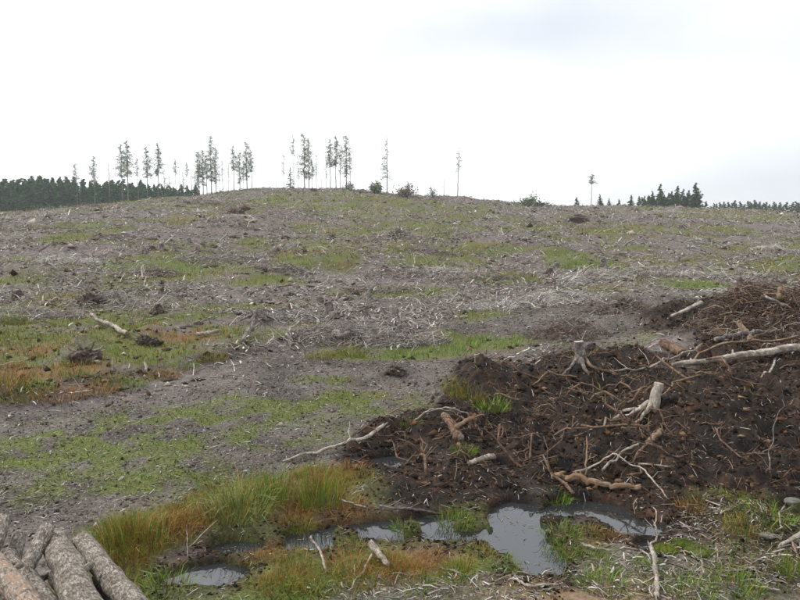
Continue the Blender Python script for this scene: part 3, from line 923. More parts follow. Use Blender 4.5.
def floating_bits():
    x, y = sample(5200, 4.9, 8.2, .45, 0)
    k = (gz(x, y) < -.01) & (rng.random(len(x)) < .15 + .85 * sst(0, .35, fbm(x / .3, y / .3, 74, 3)))
    x, y = x[k], y[k]; n = len(x)
    az = rng.random(n) * 6.283; L = .004 + .03 * rng.random(n) ** 4; w = .0015 + .0025 * rng.random(n)
    d = np.stack([np.cos(az), np.sin(az), 0 * az], 1); e = np.stack([-np.sin(az), np.cos(az), 0 * az], 1)
    c = np.stack([x, y, .004 + .003 * rng.random(n)], 1)
    V = np.stack([c - d * L[:, None] - e * w[:, None], c + d * L[:, None] - e * w[:, None], c + d * L[:, None] + e * w[:, None], c - d * L[:, None] + e * w[:, None]], 1)
    col = pick([(.10, .12, .03), (.05, .035, .02), (.22, .19, .14), (.13, .10, .05)], n, .2)
    tag(link('floating_bits', mesh_np('floating_bits', V.reshape(-1, 3), np.arange(n * 4).reshape(-1, 4), None, np.repeat(col, 4, 0), M['grass'])), 'specks of weed and bark floating on the pool', 'debris', kind='stuff')
floating_bits()

WATER_TUFTS = [(523, 520, 'leftmost'), (541, 533, 'middle'), (512, 540, 'nearest the left shore'), (548, 515, 'rearmost'), (572, 512, 'furthest right'), (455, 535, 'leftmost, in the ditch mouth')]
for (u, v, w_) in WATER_TUFTS:
    p = Pz(u, v, -.02)
    o = link('grass_tuft', RUSH[3], None, (p[0], p[1], min(gz1(p[0], p[1]), -.02)))
    o.scale = (.35, .35, .9); o.rotation_euler.z = rng.random() * 6
    tag(o, 'thin green shoots standing in the open pool water, ' + w_, 'grass tuft', 'shoots standing in the pool')

# ------------------------------------------------------------------ logs
def log_thing(name, p0, p1, r0, r1, mat, label, seed, crook=0.02, cut='cut', sides=14, k=14, cat='log', group=None, snags=0):
    p0, p1 = np.asarray(p0, float), np.asarray(p1, float)
    base = p0 if p0[2] < p1[2] else p1
    root = link(name, None, None, tuple(base))
    tag(root, label, cat, group)
    k = 30
    path = wander(p0, p1, k, crook, seed)
    if name != 'birch_log':
        r0 *= .78; r1 *= .78
    t = Tubes(); t.tube(path, (r0, (r0 + r1) / 2, r1), sides, 0.11 if name != 'birch_log' else 0.028, seed, True, True)
    r_ = np.random.default_rng(seed)
    for q in range(snags):
        i = r_.integers(2, k - 2)
        d = r_.normal(size=3); d[2] = abs(d[2]); d /= np.linalg.norm(d)
        t.tube([path[i], path[i] + d * (r0 + 0.03 + .05 * r_.random())], (r0 * .35, r0 * .2), 6, .1, seed + q)
    link('bark', t.mesh(name + '_bark', mat, True, base), root)
    d = p1 - p0; d /= np.linalg.norm(d)
    c = Tubes()
    c.tube([path[-1] - d * .01, path[-1] + d * .006], (r1 * .93, r1 * .90), sides, .03, seed)
    link('cut_end', c.mesh(name + '_end', M[cut], True, base), root)
    c = Tubes()
    c.tube([path[0] + d * .01, path[0] - d * .006], (r0 * .93, r0 * .90), sides, .03, seed)
    link('cut_end', c.mesh(name + '_end', M[cut], True, base), root)
    return root

PILE = 'logs in the roadside pile'
def pile_log(u0, v0, z0, u1, v1, z1, r, mat, label, seed, ext=0.9, cr=0.012, snags=2):
    a, b = Pz(u0, v0, z0), Pz(u1, v1, z1)
    b = b + (b - a) / np.linalg.norm(b - a) * ext
    r = r * .84
    log_thing('birch_log', b, a, r * 1.06, r * .95, mat, label, seed, cr, group=PILE, snags=snags)

pile_log(82, 541, .56, 128, 594, .66, .088, M['birch'], 'rightmost birch log of the pile, white lichen on grey bark', 11)
pile_log(53, 540, .58, 80, 596, .72, .115, M['birch'], 'thick birch log second from the right of the pile', 12)
pile_log(47, 528, .74, 20, 578, .60, .062, M['birch'], 'short birch log lying across the pile, leaning the other way', 13, 0.3)
pile_log(-8, 560, .74, 22, 600, .80, .082, M['birch_o'], 'birch log with peeled orange streak at the lower left', 14)
pile_log(8, 556, .62, 48, 603, .62, .07, M['birch'], 'slim pale birch log between the orange streaked and the thick one', 15)
pile_log(2, 520, .72, -20, 575, .66, .075, M['birch'], 'birch log with white cut end at the left picture edge', 16, .4)
pile_log(19, 535, .58, 10, 580, .48, .06, M['birch'], 'dim birch log end set back between the pile top logs', 17, .4)
pile_log(100, 580, .36, 150, 640, .36, .085, M['birch'], 'low birch log under the rightmost one', 18, .6)
pile_log(60, 575, .36, 100, 640, .38, .10, M['birch'], 'low birch log under the thick one', 19, .6)
pile_log(20, 575, .34, 60, 640, .36, .11, M['birch'], 'low birch log at the dark heart of the pile', 20, .6)
pile_log(-20, 580, .42, 20, 640, .46, .13, M['birch'], 'low birch log under the left end of the pile', 21, .6)

# ------------------------------------------------------------------ loose logs, branches and stumps that stand out
def on(u, v, dz=0.0):
    p = PG(u, v)
    return np.array([p[0], p[1], gz1(*p) + dz])

def branch_thing(name, pts, r0, r1, mat, label, seed, forks=2, cat='branch', amp=.05, sides=8, group=None, clampg=True):
    """crooked branch through the given points with a few side twigs"""
    pts = [np.asarray(p, float) for p in pts]
    path = np.concatenate([wander(a, b, 9, amp * 1.5, seed + i)[:-1 if i < len(pts) - 2 else None] for i, (a, b) in enumerate(zip(pts[:-1], pts[1:]))])
    if clampg:
        path[:, 2] = np.maximum(path[:, 2], gz(path[:, 0], path[:, 1]) + r1 * .4)
    base = path[np.argmin(path[:, 2] - gz(path[:, 0], path[:, 1]))].copy()
    r0 *= .58; r1 *= .58
    t = Tubes(); t.tube(path, (r0, r1), sides, 0.17, seed)
    r_ = np.random.default_rng(seed)
    for end, nb, rr in ((0, 1, r0), (-1, -2, r1)):
        dd = path[end] - path[nb]; dd /= np.linalg.norm(dd) + 1e-9
        for q in range(4):
            off = r_.normal(size=3) * rr * .45
            t.tube([path[end] + off - dd * rr, path[end] + off * 1.2 + dd * rr * (1.0 + 2.2 * r_.random())], (rr * .42, rr * .06), 4, .1, seed + q)
    L = np.linalg.norm(path[-1] - path[0])
    for q in range(forks):
        i = r_.integers(1, len(path) - 1)
        d = r_.normal(size=3); d[2] = abs(d[2]) * .7; d /= np.linalg.norm(d)
        d = d * .7 + (path[-1] - path[0]) / L * .5
        rr = (r0 + (r1 - r0) * i / len(path)) * .55
        e = path[i] + d * L * (.15 + .2 * r_.random())
        t.tube(wander(path[i], e, 5, .12, seed + 50 + q), (rr, rr * .4), 6, .06, seed + q)
    o = link(name, t.mesh(name, mat, True, base), None, tuple(base))
    return tag(o, label, cat, group)

# long pale trunk on the peat at the right edge
a, b = on(808, 357, .16), on(672, 371, .10)
tr = log_thing('fallen_tree', a, b, .09, .045, M['bleach'], 'long pale barkless trunk lying across the peat at the right edge', 31, .018, 'tan', 10, 16, 'trunk', None, 3)
branch_thing('prop_branch', [on(762, 378), Pd(775, 361, float(a[1]) - .1)], .035, .03, M['bleach'], 'short stub propping the long pale trunk', 32, 0)
branch_thing('orange_root', [on(690, 366, .05), on(730, 352, .18), on(797, 350, .25)], .035, .05, M['tan'], 'orange peeled root behind the long pale trunk', 33, 3)
branch_thing('thin_root', [on(610, 372, .02), on(655, 368, .06), on(700, 358, .2)], .02, .03, M['bleach'], 'thin grey root at the broken end of the pale trunk', 34, 3)
log_thing('short_log', on(662, 350, .14), on(682, 360, .10), .10, .11, M['rust'], 'short red brown log behind the pale trunk on the dark ditch', 35, .02, 'tan')
log_thing('white_log', on(672, 319, .05), on(701, 311, .18), .05, .085, M['bleach'], 'white log lying on the grey track below the hill', 36, .03)
branch_thing('thin_pole', [on(683, 335), on(700, 318, .2)], .012, .008, M['greybark'], 'thin grey pole leaning beside the white log', 37, 0)
log_thing('split_log', on(738, 334, .22), on(752, 348, .06), .075, .09, M['tan'], 'orange split log end at the foot of the brown heap', 38, .03, 'tan')
log_thing('grey_plank_root', on(715, 345, .1), on(780, 338, .15), .05, .04, M['greybark'], 'grey log half buried below the brown heap', 39, .05)

# bleached stump on splayed roots
def stump_thing(name, base, h, r, mat, label, seed, roots=5, rl=0.5, lean=(0, 0), cutmat='cut', rootmat=None, group=None, rootdirs=None, cat='stump', rr=.5, sides=12):
    root = link(name, None, None, tuple(base))
    tag(root, label, cat, group)
    r_ = np.random.default_rng(seed)
    top = np.array([lean[0], lean[1], h])
    t = Tubes()
    path = wander((0, 0, -.05), top, 7, .04, seed)
    t.tube(path, (r * 1.45, r * 1.08, r, r * .97, r * .95), sides, .09, seed)
    link('stem', t.mesh(name + '_stem', mat, True), root)
    c = Tubes(); d = (path[-1] - path[-2]); d /= np.linalg.norm(d)
    c.tube([path[-1] - d * .01, path[-1] + d * .007], (r * .93, r * .88), sides, .06, seed)
    link('cut_top', c.mesh(name + '_top', M[cutmat], True), root)
    dirs = rootdirs or [(math.cos(a_), math.sin(a_)) for a_ in (np.arange(roots) * 6.283 / roots + r_.random() * 3)]
    for q, dd in enumerate(dirs):
        l_ = rl * (.7 + .6 * r_.random())
        p1 = np.array([dd[0] * r * .6, dd[1] * r * .6, h * .22])
        m_ = np.array([dd[0] * l_ * .5, dd[1] * l_ * .5, 0.0]); e = np.array([dd[0] * l_, dd[1] * l_, 0.0])
        m_[2] = gz1(base[0] + m_[0], base[1] + m_[1]) - base[2] + r * .25
        e[2] = gz1(base[0] + e[0], base[1] + e[1]) - base[2] - .01
        t = Tubes(); pp = np.concatenate([wander(p1, m_, 5, .08, seed + q)[:-1], wander(m_, e, 5, .12, seed + q + 9)])
        t.tube(pp, (r * rr, r * rr * .6, r * .14), 7, .09, seed + q)
        link('root', t.mesh(name + '_root', rootmat or mat, True), root)
    return root

b = on(652, 408)
stump_thing('bleached_stump', b, .33, .07, M['bleach'], 'bleached white stump standing on splayed roots in the dark peat', 41, lean=(.09, .02), rootdirs=[(-1, -.1), (-.7, -.6), (.5, .5)], rl=.5, rootmat=M['bleach'], rr=.5)
branch_thing('pale_root', [on(590, 432), on(622, 416, .05), on(648, 410, .08)], .02, .045, M['bleach'], 'long pale root reaching left from the bleached stump', 42, 2)
branch_thing('curved_root', [on(655, 405, .06), on(672, 391, .12), on(700, 383, .1)], .03, .015, M['tan'], 'tan root rising right behind the bleached stump', 43, 3)
log_thing('split_wood', on(648, 446, .02), on(662, 436, .06), .045, .03, M['tan'], 'split orange wood chunk below the bleached stump', 44, .03, 'tan')
b = on(580, 362)
stump_thing('grey_stump', b, .34, .085, M['greybark'], 'grey snapped stump with an orange root at the edge of the track', 45, lean=(-.03, 0), rootdirs=[(-.7, -.4), (.4, .8), (.1, -1)], rl=.5)
branch_thing('orange_root', [on(580, 360, .18), on(590, 369, .05), on(610, 374, .03)], .05, .03, M['tan'], 'orange peeled root running right from the grey snapped stump', 46, 1)
branch_thing('snag', [on(590, 366, .02), on(587, 345, .3)], .035, .015, M['greybark'], 'thin dark snag beside the grey snapped stump', 47, 1, clampg=False)
branch_thing('arched_root', [on(533, 386), on(548, 377, .1), on(578, 378, .02)], .02, .02, M['tan'], 'arched tan root left of the grey snapped stump', 48, 1)
# fallen stump in the middle
log_thing('fallen_stump', on(460, 441, .04), on(444, 425, .12), .075, .06, M['rust'], 'red brown fallen stump piece with white torn side in the middle peat', 49, .03, 'bleach')
branch_thing('torn_root', [on(455, 438, .12), on(470, 432, .18), on(476, 428, .12)], .05, .03, M['tan'], 'torn tan root beside the fallen stump piece', 50, 1)
branch_thing('bent_branch', [on(415, 421, .02), on(430, 417, .1), on(448, 418, .14), on(468, 418, .05)], .02, .018, M['bleach'], 'bent bleached branch above the fallen stump piece', 51, 3)
log_thing('pale_chunk', on(469, 466, .03), on(493, 462, .045), .03, .045, M['bleach'], 'flat pale wood chunk on the bare peat', 52, .04, 'tan')
branch_thing('long_branch', [on(285, 463, .02), on(335, 452, .06), on(384, 433, .10)], .022, .04, M['bleach'], 'long pale branch lying from the rushes up to the peat', 53, 2)
# wood lying by the pool
log_thing('pale_log', on(552, 480, .04), on(640, 493, .06), .045, .036, M['tan'], 'pale log lying on the peat bank behind the pool', 54, .09, 'bleach', snags=4)
branch_thing('curved_branch', [on(575, 478, .06), on(612, 471, .16), on(640, 480, .14), on(668, 500, .01)], .016, .012, M['bleach'], 'long curved grey branch over the pale log', 55, 2)
branch_thing('forked_branch', [on(603, 478, .08), on(622, 464, .15), on(638, 459, .16)], .02, .014, M['bleach'], 'forked white branch above the pale log', 56, 3)
branch_thing('orange_stick', [on(585, 480, .03), on(586, 455, .2)], .02, .012, M['tan'], 'orange brown stick upright behind the pale log', 57, 2, clampg=False)
branch_thing('pale_stick', [on(640, 467, .04), on(668, 471, .03)], .016, .012, M['bleach'], 'short pale stick right of the forked white branch', 58, 1)
branch_thing('sapling_twig', [on(770, 475), on(772, 455, .25), on(780, 435, .45)], .010, .005, M['greybark'], 'thin forked bare twig standing on the right peat', 59, 4, clampg=False)
branch_thing('white_stick', [on(657, 602, .04), on(655, 580, .06), on(650, 557, .10)], .036, .034, M['bleach'], 'thick white forked stick at the bottom right of the pool', 60, 0, amp=.015)
branch_thing('white_fork', [on(650, 557, .10), on(655, 548, .18), on(652, 535, .24)], .014, .008, M['bleach'], 'thin forked tip rising from the thick white stick', 61, 2, clampg=False)
branch_thing('edge_stick', [on(780, 553, .06), on(808, 535, .16)], .026, .032, M['bleach'], 'pale stick leaning in at the right picture edge', 62, 0)
branch_thing('small_forked_stick', [on(698, 590, .01), on(702, 570, .06), on(690, 563, .10)], .012, .006, M['bleach'], 'small forked white stick on the right verge', 63, 3)
branch_thing('thin_white_stick', [on(722, 572, .02), on(715, 556, .10)], .010, .006, M['bleach'], 'thin white stick standing among chips on the right verge', 64, 2)
branch_thing('white_stick', [on(340, 502, .03), on(366, 513, .05)], .014, .018, M['bleach'], 'straight white stick lying on the rusty sedge', 65, 0, amp=.02)
branch_thing('curved_stick', [on(311, 550, .12), on(320, 560, .08), on(326, 574, .03)], .016, .018, M['bleach'], 'curved white stick at the near edge of the bog', 66, 1)
log_thing('white_butt', on(371, 553, .07), on(388, 571, .05), .04, .025, M['bleach'], 'stubby white log end at the near edge of the ditch', 67, .04, 'bleach')
branch_thing('grey_stick', [on(352, 590, .02), on(372, 560, .05)], .010, .014, M['bleach'], 'grey stick leading up to the stubby white log end', 68, 2)
branch_thing('ditch_branch', [on(380, 511, .05), on(410, 516, .06), on(440, 520, .03)], .018, .014, M['greybark'], 'grey branch lying across the ditch grass', 69, 4)
branch_thing('pool_branch', [on(440, 570, .02), on(470, 580, .03)], .016, .012, M['bleach'], 'white split branch on the near shore left of the pool', 70, 2)
branch_thing('shore_stick', [on(440, 556, .02), on(500, 540, .03)], .008, .006, M['greybark'], 'thin dark stick lying toward the pool', 71, 0)
branch_thing('chip_branch', [on(582, 548, .04), on(612, 556, .04)], .02, .016, M['bleach'], 'pale branch among chips right of the pool', 72, 2)
branch_thing('chip_stick', [on(595, 552, .03), on(622, 540, .05)], .012, .01, M['tan'], 'tan stick crossing the pale branch among the chips', 73, 0)
branch_thing('corner_branch', [on(755, 590, .03), on(780, 596, .03)], .016, .012, M['bleach'], 'white branch in the lower right corner', 74, 2)
branch_thing('pool_edge_branch', [on(512, 582, .02), on(530, 590, .03), on(560, 588, .02)], .018, .014, M['bleach'], 'crooked white branch on the near edge of the pool', 75, 2)
branch_thing('left_stick', [on(190, 552, .05), on(218, 536, .14)], .006, .005, M['bleach'], 'thin straight stick slanting over the left bog', 76, 0, clampg=False, amp=.02)
branch_thing('left_peg', [on(188, 556, .0), on(187, 545, .14)], .009, .008, M['bleach'], 'short pale peg standing beside the left pool', 77, 0, clampg=False)
branch_thing('left_twig', [on(185, 538, .02), on(195, 520, .12)], .006, .004, M['bleach'], 'thin pale twig standing in the left bog', 78, 0, clampg=False)
branch_thing('track_stick', [on(-5, 506, .02), on(45, 497, .02)], .018, .008, M['greybark'], 'thin grey stick lying on the track behind the log pile', 79, 0, amp=.02)
# left slope
log_thing('pale_log', on(92, 322, .16), on(128, 341, .16), .05, .07, M['bleach'], 'long pale log lying on the left slope above the bank', 80, .03, 'tan')
branch_thing('white_snag', [on(290, 346, .0), on(287, 339, .12)], .075, .05, M['bleach'], 'short white stump at the left end of the brash ridge', 81, 0, clampg=False)
branch_thing('leaning_log', [on(288, 338, .12), on(306, 326, .2)], .05, .03, M['bleach'], 'pale log leaning uphill from the short white stump', 82, 1)
log_thing('broken_log', on(243, 345, .04), on(254, 331, .3), .08, .05, M['greybark'], 'grey broken log leaning up at the head of the track', 83, .05, 'bleach')
log_thing('white_billet', on(197, 338, .08), on(218, 335, .08), .05, .05, M['bleach'], 'white billet lying on the left slope', 84, .03, 'bleach')
branch_thing('white_post', [on(146, 371, .0), on(145, 367, .1)], .04, .035, M['bleach'], 'small white post stub on the lip of the left bank', 85, 0, clampg=False)
branch_thing('white_chunk', [on(74, 363, .04), on(100, 365, .05)], .05, .035, M['bleach'], 'white wood chunk in front of the dark root plate', 86, 2)
branch_thing('thin_stick', [on(0, 368, .04), on(22, 364, .06)], .018, .014, M['bleach'], 'pale thin branch at the left edge above the bank', 87, 1)
branch_thing('antler_snag', [on(144, 286, .0), on(145, 274, .4)], .05, .035, M['bleach'], 'white antler shaped snag on the left slope', 88, 4, clampg=False)
branch_thing('white_snag', [on(412, 273, .0), on(416, 263, .35)], .05, .035, M['bleach'], 'white snag standing in the middle of the slope', 89, 2, clampg=False)
branch_thing('slope_branch', [on(446, 306, .05), on(462, 299, .15)], .05, .04, M['bleach'], 'pale crooked branch right of the slope centre', 90, 4)
branch_thing('slope_branch', [on(364, 258, .05), on(371, 266, .15)], .035, .03, M['bleach'], 'white straight stick left of the middle snag', 91, 1)
branch_thing('slope_branch', [on(505, 303, .1), on(560, 297, .15)], .06, .04, M['bleach'], 'long bleached branch tangle above the grey track', 92, 6)
branch_thing('slope_branch', [on(508, 305, .1), on(540, 312, .1)], .05, .03, M['bleach'], 'bleached branch below the long branch tangle', 93, 5)
branch_thing('slope_branch', [on(712, 272, .1), on(750, 268, .15)], .06, .04, M['bleach'], 'long grey branch on the right slope above the brown heap', 94, 5)
log_thing('white_rock_log', on(246, 223, .1), on(256, 222, .1), .22, .2, M['bleach'], 'white blocky log end high on the left slope', 95, .03, 'bleach')

# dark root plates
def rootplate(name, base, r, label, seed, mat='dark', group=None):
    root = link(name, None, None, tuple(base)); tag(root, label, 'root plate', group)
    r_ = np.random.default_rng(seed)
    th, ph = np.meshgrid(np.linspace(0, 6.283, 22, endpoint=False), np.linspace(0.05, 3.1, 12))
    q = fbm(np.cos(th) * 2 + 3 * ph, np.sin(th) * 2 + seed, seed, 4)
    r = r * .8
    R = r * (1 + .7 * q)
    V = np.stack([R * np.sin(ph) * np.cos(th) * 1.15, R * np.sin(ph) * np.sin(th) * .7, R * np.cos(ph) * .62 + r * .15], -1)
    i = np.arange(12 * 22).reshape(12, 22)
    Q = np.stack([i[:-1], np.roll(i[:-1], -1, 1), np.roll(i[1:], -1, 1), i[1:]], -1).reshape(-1, 4)
    uv = np.stack([th * r, ph * r], -1).reshape(-1, 2)
    link('soil_mass', mesh_np(name + '_mass', V.reshape(-1, 3), Q[:, ::-1], None, None, M[mat], True, uv), root)
    for k in range(12):
        a = r_.random() * 6.283; e = r_.random() ** 2 * 1.2
        d = np.array([math.cos(a) * math.cos(e), math.sin(a) * math.cos(e) * .7, math.sin(e)])
        t = Tubes(); t.tube(wander(d * r * .5 + [0, 0, r * .3], d * r * (1.2 + .7 * r_.random()) + [0, 0, r * .25], 6, .12, seed + k), (r * .09, r * .02), 6, .08, seed + k)
        link('root', t.mesh(name + '_root', M['greybark' if k % 3 else 'bleach'], True), root)
    return root

rootplate('root_plate', on(578, 222), 1.15, 'big dark upturned root plate high on the right slope', 101)
rootplate('root_plate', on(86, 362), .36, 'dark upturned root plate on the left slope above the bank', 102)
rootplate('root_plate', on(345, 338), .32, 'grey root plate at the left end of the brash ridge', 103, 'greybark')
rootplate('root_plate', on(396, 333), .34, 'grey root plate at the middle of the brash ridge', 104, 'greybark')
rootplate('root_plate', on(148, 345), .3, 'dark root plate on the grass right of the pale left log', 105)
rootplate('root_plate', on(90, 305), .45, 'dark brown root plate higher on the left slope', 106)
rootplate('root_plate', on(395, 374), .20, 'small dark clod of roots in the middle of the track', 107)
rootplate('root_plate', on(235, 215), .8, 'dark root plate just below the hilltop', 108)
rootplate('root_plate', on(398, 238), .7, 'dark root plate on the upper middle slope', 109)
rootplate('root_plate', on(625, 308), .35, 'dark root clod where the track meets the right slope', 110)

# ------------------------------------------------------------------ brown heap of brash at the right
def brash_heap(u, v, n, rx, ry, h, lm, rmax, pal, w, label, dx=.0, seed=121, group=None, at=None):
    c = PG(u, v) if at is None else np.array(at)
    ang = rng.random(n) * 6.283; q = np.sqrt(rng.random(n))
    x = c[0] + np.cos(ang) * q * rx; y = c[1] + np.sin(ang) * q * ry
    top = h * np.exp(-((x - c[0] - dx) ** 2 / (.39 * rx * rx) + (y - c[1]) ** 2 / (.5 * ry * ry))) + .08 * h
    top = top * (.75 + .7 * fbm(x / .6, y / .6, seed, 3))
    z = gz(x, y) + np.maximum(top, .02) * rng.random(n) ** .7
    L = np.exp(rng.normal(lm, .5, n)); r = .003 + rmax * rng.random(n) ** 3
    d = rng.normal(size=(n, 3)); d[:, 2] = np.abs(d[:, 2]) * .5; d /= np.linalg.norm(d, axis=1)[:, None]
    p = np.stack([x, y, z], 1)
    a, b = p - d * (L * .5)[:, None], p + d * (L * .5)[:, None]
    a[:, 2] = np.maximum(a[:, 2], gz(a[:, 0], a[:, 1]))
    b[:, 2] = np.maximum(b[:, 2], gz(b[:, 0], b[:, 1]) + .01)
    s = np.cross(d, [0, 0, 1.0]); s /= np.linalg.norm(s, axis=1)[:, None] + 1e-9; t = np.cross(s, d)
    mid = (a + b) / 2 + rng.normal(size=(n, 3)) * (L * .09)[:, None]
    V = np.zeros((n, 9, 3))
    for k, (pp, rr) in enumerate(((a, r), (mid, r * .9), (b, r * .4))):
        for j in range(3):
            th = 2.094 * j
            V[:, k * 3 + j] = pp + (s * math.cos(th) + t * math.sin(th)) * rr[:, None]
    o = np.arange(n) * 9
    Q = np.concatenate([np.stack([o + k * 3 + j, o + k * 3 + (j + 1) % 3, o + k * 3 + 3 + (j + 1) % 3, o + k * 3 + 3 + j], 1) for k in range(2) for j in range(3)])
    col = pick(pal, n, .2, w)
    base = np.array([c[0], c[1], gz1(*c)])
    o_ = link('brash_heap', mesh_np('brash_heap', V.reshape(-1, 3) - base, Q, None, np.repeat(col, 9, 0), M['stick']), None, tuple(base))
    tag(o_, label, 'brash heap', group)
BROWN = [(.10, .060, .042), (.155, .095, .066), (.06, .036, .026), (.22, .145, .105), (.04, .027, .021), (.34, .26, .19)]
BW = [.26, .2, .23, .12, .14, .05]
brash_heap(794, 321, 8500, 2.1, 1.7, .75, -1.4, .013, BROWN + GREY[:3], [.21, .15, .20, .11, .13, .05, .06, .04, .05], 'tall brown heap of tangled brash and roots at the right edge', .3)
GB = GREY + WHITE
GW = [.17, .18, .13, .16, .12, .08, .07, .05, .04]
brash_heap(368, 339, 2600, 1.9, .5, .34, -1.5, .008, GB, GW, 'long grey brash ridge at the head of the track', 0, 131)
brash_heap(530, 303, 2200, 2.2, .8, .30, -1.3, .011, GREY[1:4:2] + WHITE + GREY[2:3], [.25, .25, .15, .15, .1, .1], 'pale bleached brash tangle at the foot of the right slope', 0, 132)
brash_heap(30, 318, 1700, 1.5, .6, .32, -1.4, .009, GB, GW, 'grey brash pile at the left edge of the slope', 0, 133)
brash_heap(622, 309, 1500, .9, .6, .34, -1.7, .006, BROWN[:3] + GREY[:3], None, 'dark brown brash mound where the track meets the right slope', 0, 134)
brash_heap(567, 332, 1500, 1.0, .6, .32, -1.7, .006, BROWN[:3] + GREY[:3], None, 'dark brown brash mound in the middle of the upper track', 0, 135)
brash_heap(120, 303, 1500, 1.6, .6, .3, -1.4, .009, GB, GW, 'grey brash pile above the long pale left log', 0, 136)
brash_heap(225, 262, 1500, 2.4, 1.0, .45, -1.1, .012, GB, GW, 'grey brash pile on the middle left slope', 0, 137)
brash_heap(640, 275, 1400, 2.4, 1.0, .45, -1.1, .012, GB, GW, 'grey brash pile on the middle right slope', 0, 138)
brash_heap(395, 240, 1400, 3.2, 1.4, .7, -.9, .016, GB, GW, 'dark grey brash pile on the upper middle slope', 0, 139)
b = on(782, 312)
branch_thing('upturned_root', [b + [0, 0, .25], Pd(779, 298, b[1] - .25), Pd(781, 287, b[1] - .2)], .11, .07, M['tan'], 'pale knotted upturned root on top of the brown heap', 111, 4, 'root', clampg=False, sides=10)
branch_thing('heap_branch', [on(788, 318, .3), Pd(783, 305, b[1] - .45), Pd(765, 296, b[1] - .4)], .045, .04, M['bleach'], 'pale bent branch crossing the front of the brown heap', 112, 2, clampg=False)

# ------------------------------------------------------------------ countable bleached branches on the slope
def loose_branch(seed, L):
    r_ = np.random.default_rng(seed)
    t = Tubes()
    path = wander((-L / 2, 0, .03), (L / 2, 0, .03 + .15 * r_.random() * L), 7, .22, seed)
    path[:, 2] = np.maximum(path[:, 2], .02)
    t.tube(path, (.026, .02, .010), 5, .08, seed)
    for q in range(r_.integers(2, 5)):
        i = r_.integers(1, 6); d = r_.normal(size=3); d[2] = abs(d[2]) * .8 + .1; d[0] = abs(d[0]); d /= np.linalg.norm(d)
        t.tube(wander(path[i], path[i] + d * L * (.18 + .25 * r_.random()), 4, .12, seed + q), (.013, .005), 4, .05, seed + q)
    return t.mesh('loose_branch', M['bleach' if seed % 2 else 'greybark'], True)
LB = [loose_branch(200 + k, .7 + .12 * k) for k in range(9)]
ZONES = [('on the left slope above the bank', lambda x, y: x < -.22 * y and y < 45), ('on the upper left slope below the thin trees', lambda x, y: x < -.1 * y and y >= 45),
         ('on the middle slope above the track', lambda x, y: x < .15 * y and y < 45), ('on the upper middle slope', lambda x, y: x < .15 * y and y >= 45),
         ('on the right slope above the brown heap', lambda x, y: y < 45), ('on the upper right slope below the far conifers', lambda x, y: True)]
cnt = 0
while cnt < 285:
    x, y = sample(1, 15.5, 112, .64, 0); x, y = float(x[0]), float(y[0])
    mk = masks(np.array([x]), np.array([y]))
    if mk['track'][0] > .2 or mk['peat'][0] > .2 or rng.random() < mk['grass'][0] * .6:
        continue
    o = link('loose_branch', LB[rng.integers(9)], None, (x, y, gz1(x, y) + .01))
    s = (.35 + .4 * rng.random()) * (1 + y / 50)
    o.scale = (s, s, s); o.rotation_euler = (0, .12 * rng.normal(), rng.random() * 6.28)
    for nm, fn in ZONES:
        if fn(x, y):
            tag(o, 'loose bleached branch with side twigs lying ' + nm, 'branch', 'bleached branches ' + nm); break
    cnt += 1

def strew(n, y0, y1, key, meshes, s0, s1, name, label, cat, group, xmin=-9):
    c_ = 0
    while c_ < n:
        x, y = sample(1, y0, y1, .6, 0); x, y = float(x[0]), float(y[0])
        mk = masks(np.array([x]), np.array([y]))
        if mk[key][0] < .7 or x < xmin or gz1(x, y) < .02:
            continue
        o = link(name, meshes[rng.integers(len(meshes))], None, (x, y, gz1(x, y) + .005))
        k_ = s0 + (s1 - s0) * rng.random() ** 2
        o.scale = (k_, k_, k_); o.rotation_euler = (.2 * rng.normal(), .25 * rng.normal(), rng.random() * 6.28)
        tag(o, label, cat, group); c_ += 1
TANB = [m_.copy() for m_ in LB[:5]]
for m_ in TANB:
    m_.materials[0] = M['tan']
DARKB = [m_.copy() for m_ in LB[3:8]]
for m_ in DARKB:
    m_.materials[0] = M['rust']
strew(70, 7.2, 18, 'peat', TANB, .2, .75, 'root_piece', 'tan crooked root piece lying on the dark turned peat', 'root', 'tan root pieces on the peat', -.5)
strew(80, 7.2, 18, 'peat', DARKB, .25, .9, 'root_piece', 'red brown crooked root piece lying on the dark turned peat', 'root', 'brown root pieces on the peat', -.5)
strew(26, 5.0, 7.4, 'chip', LB, .12, .32, 'small_branch', 'small weathered branch among the chips on the near verge', 'branch', 'small branches on the near verge')
strew(20, 5.0, 8.0, 'bog', LB, .12, .28, 'small_branch', 'small weathered branch lying in the bog grass', 'branch', 'small branches in the bog grass')

cnt = 0
while cnt < 30:
    x, y = sample(1, 24, 105, .58, 0); x, y = float(x[0]), float(y[0])
    mk = masks(np.array([x]), np.array([y]))
    if mk['track'][0] > .2 or mk['grass'][0] > .45:
        continue
    for nm, fn in ZONES:
        if fn(x, y):
            sc_ = .6 + y / 45
            pale = rng.random() < .4
            brash_heap(0, 0, 520, (1.0 + 1.3 * rng.random()) * sc_, .5 * sc_, (.22 + .25 * rng.random()) * sc_ ** .6, -1.5 + .35 * math.log(sc_ + .4) + .2, .008 * sc_ + .003,
                       (GREY[1:4:2] + WHITE + GREY[2:3]) if pale else (GREY + BROWN[:2]), None, ('pale' if pale else 'dull grey') + ' low windrow of brash ' + nm, 0, 140 + cnt, ('pale' if pale else 'dull grey') + ' windrows ' + nm, (x, y))
            break
    cnt += 1

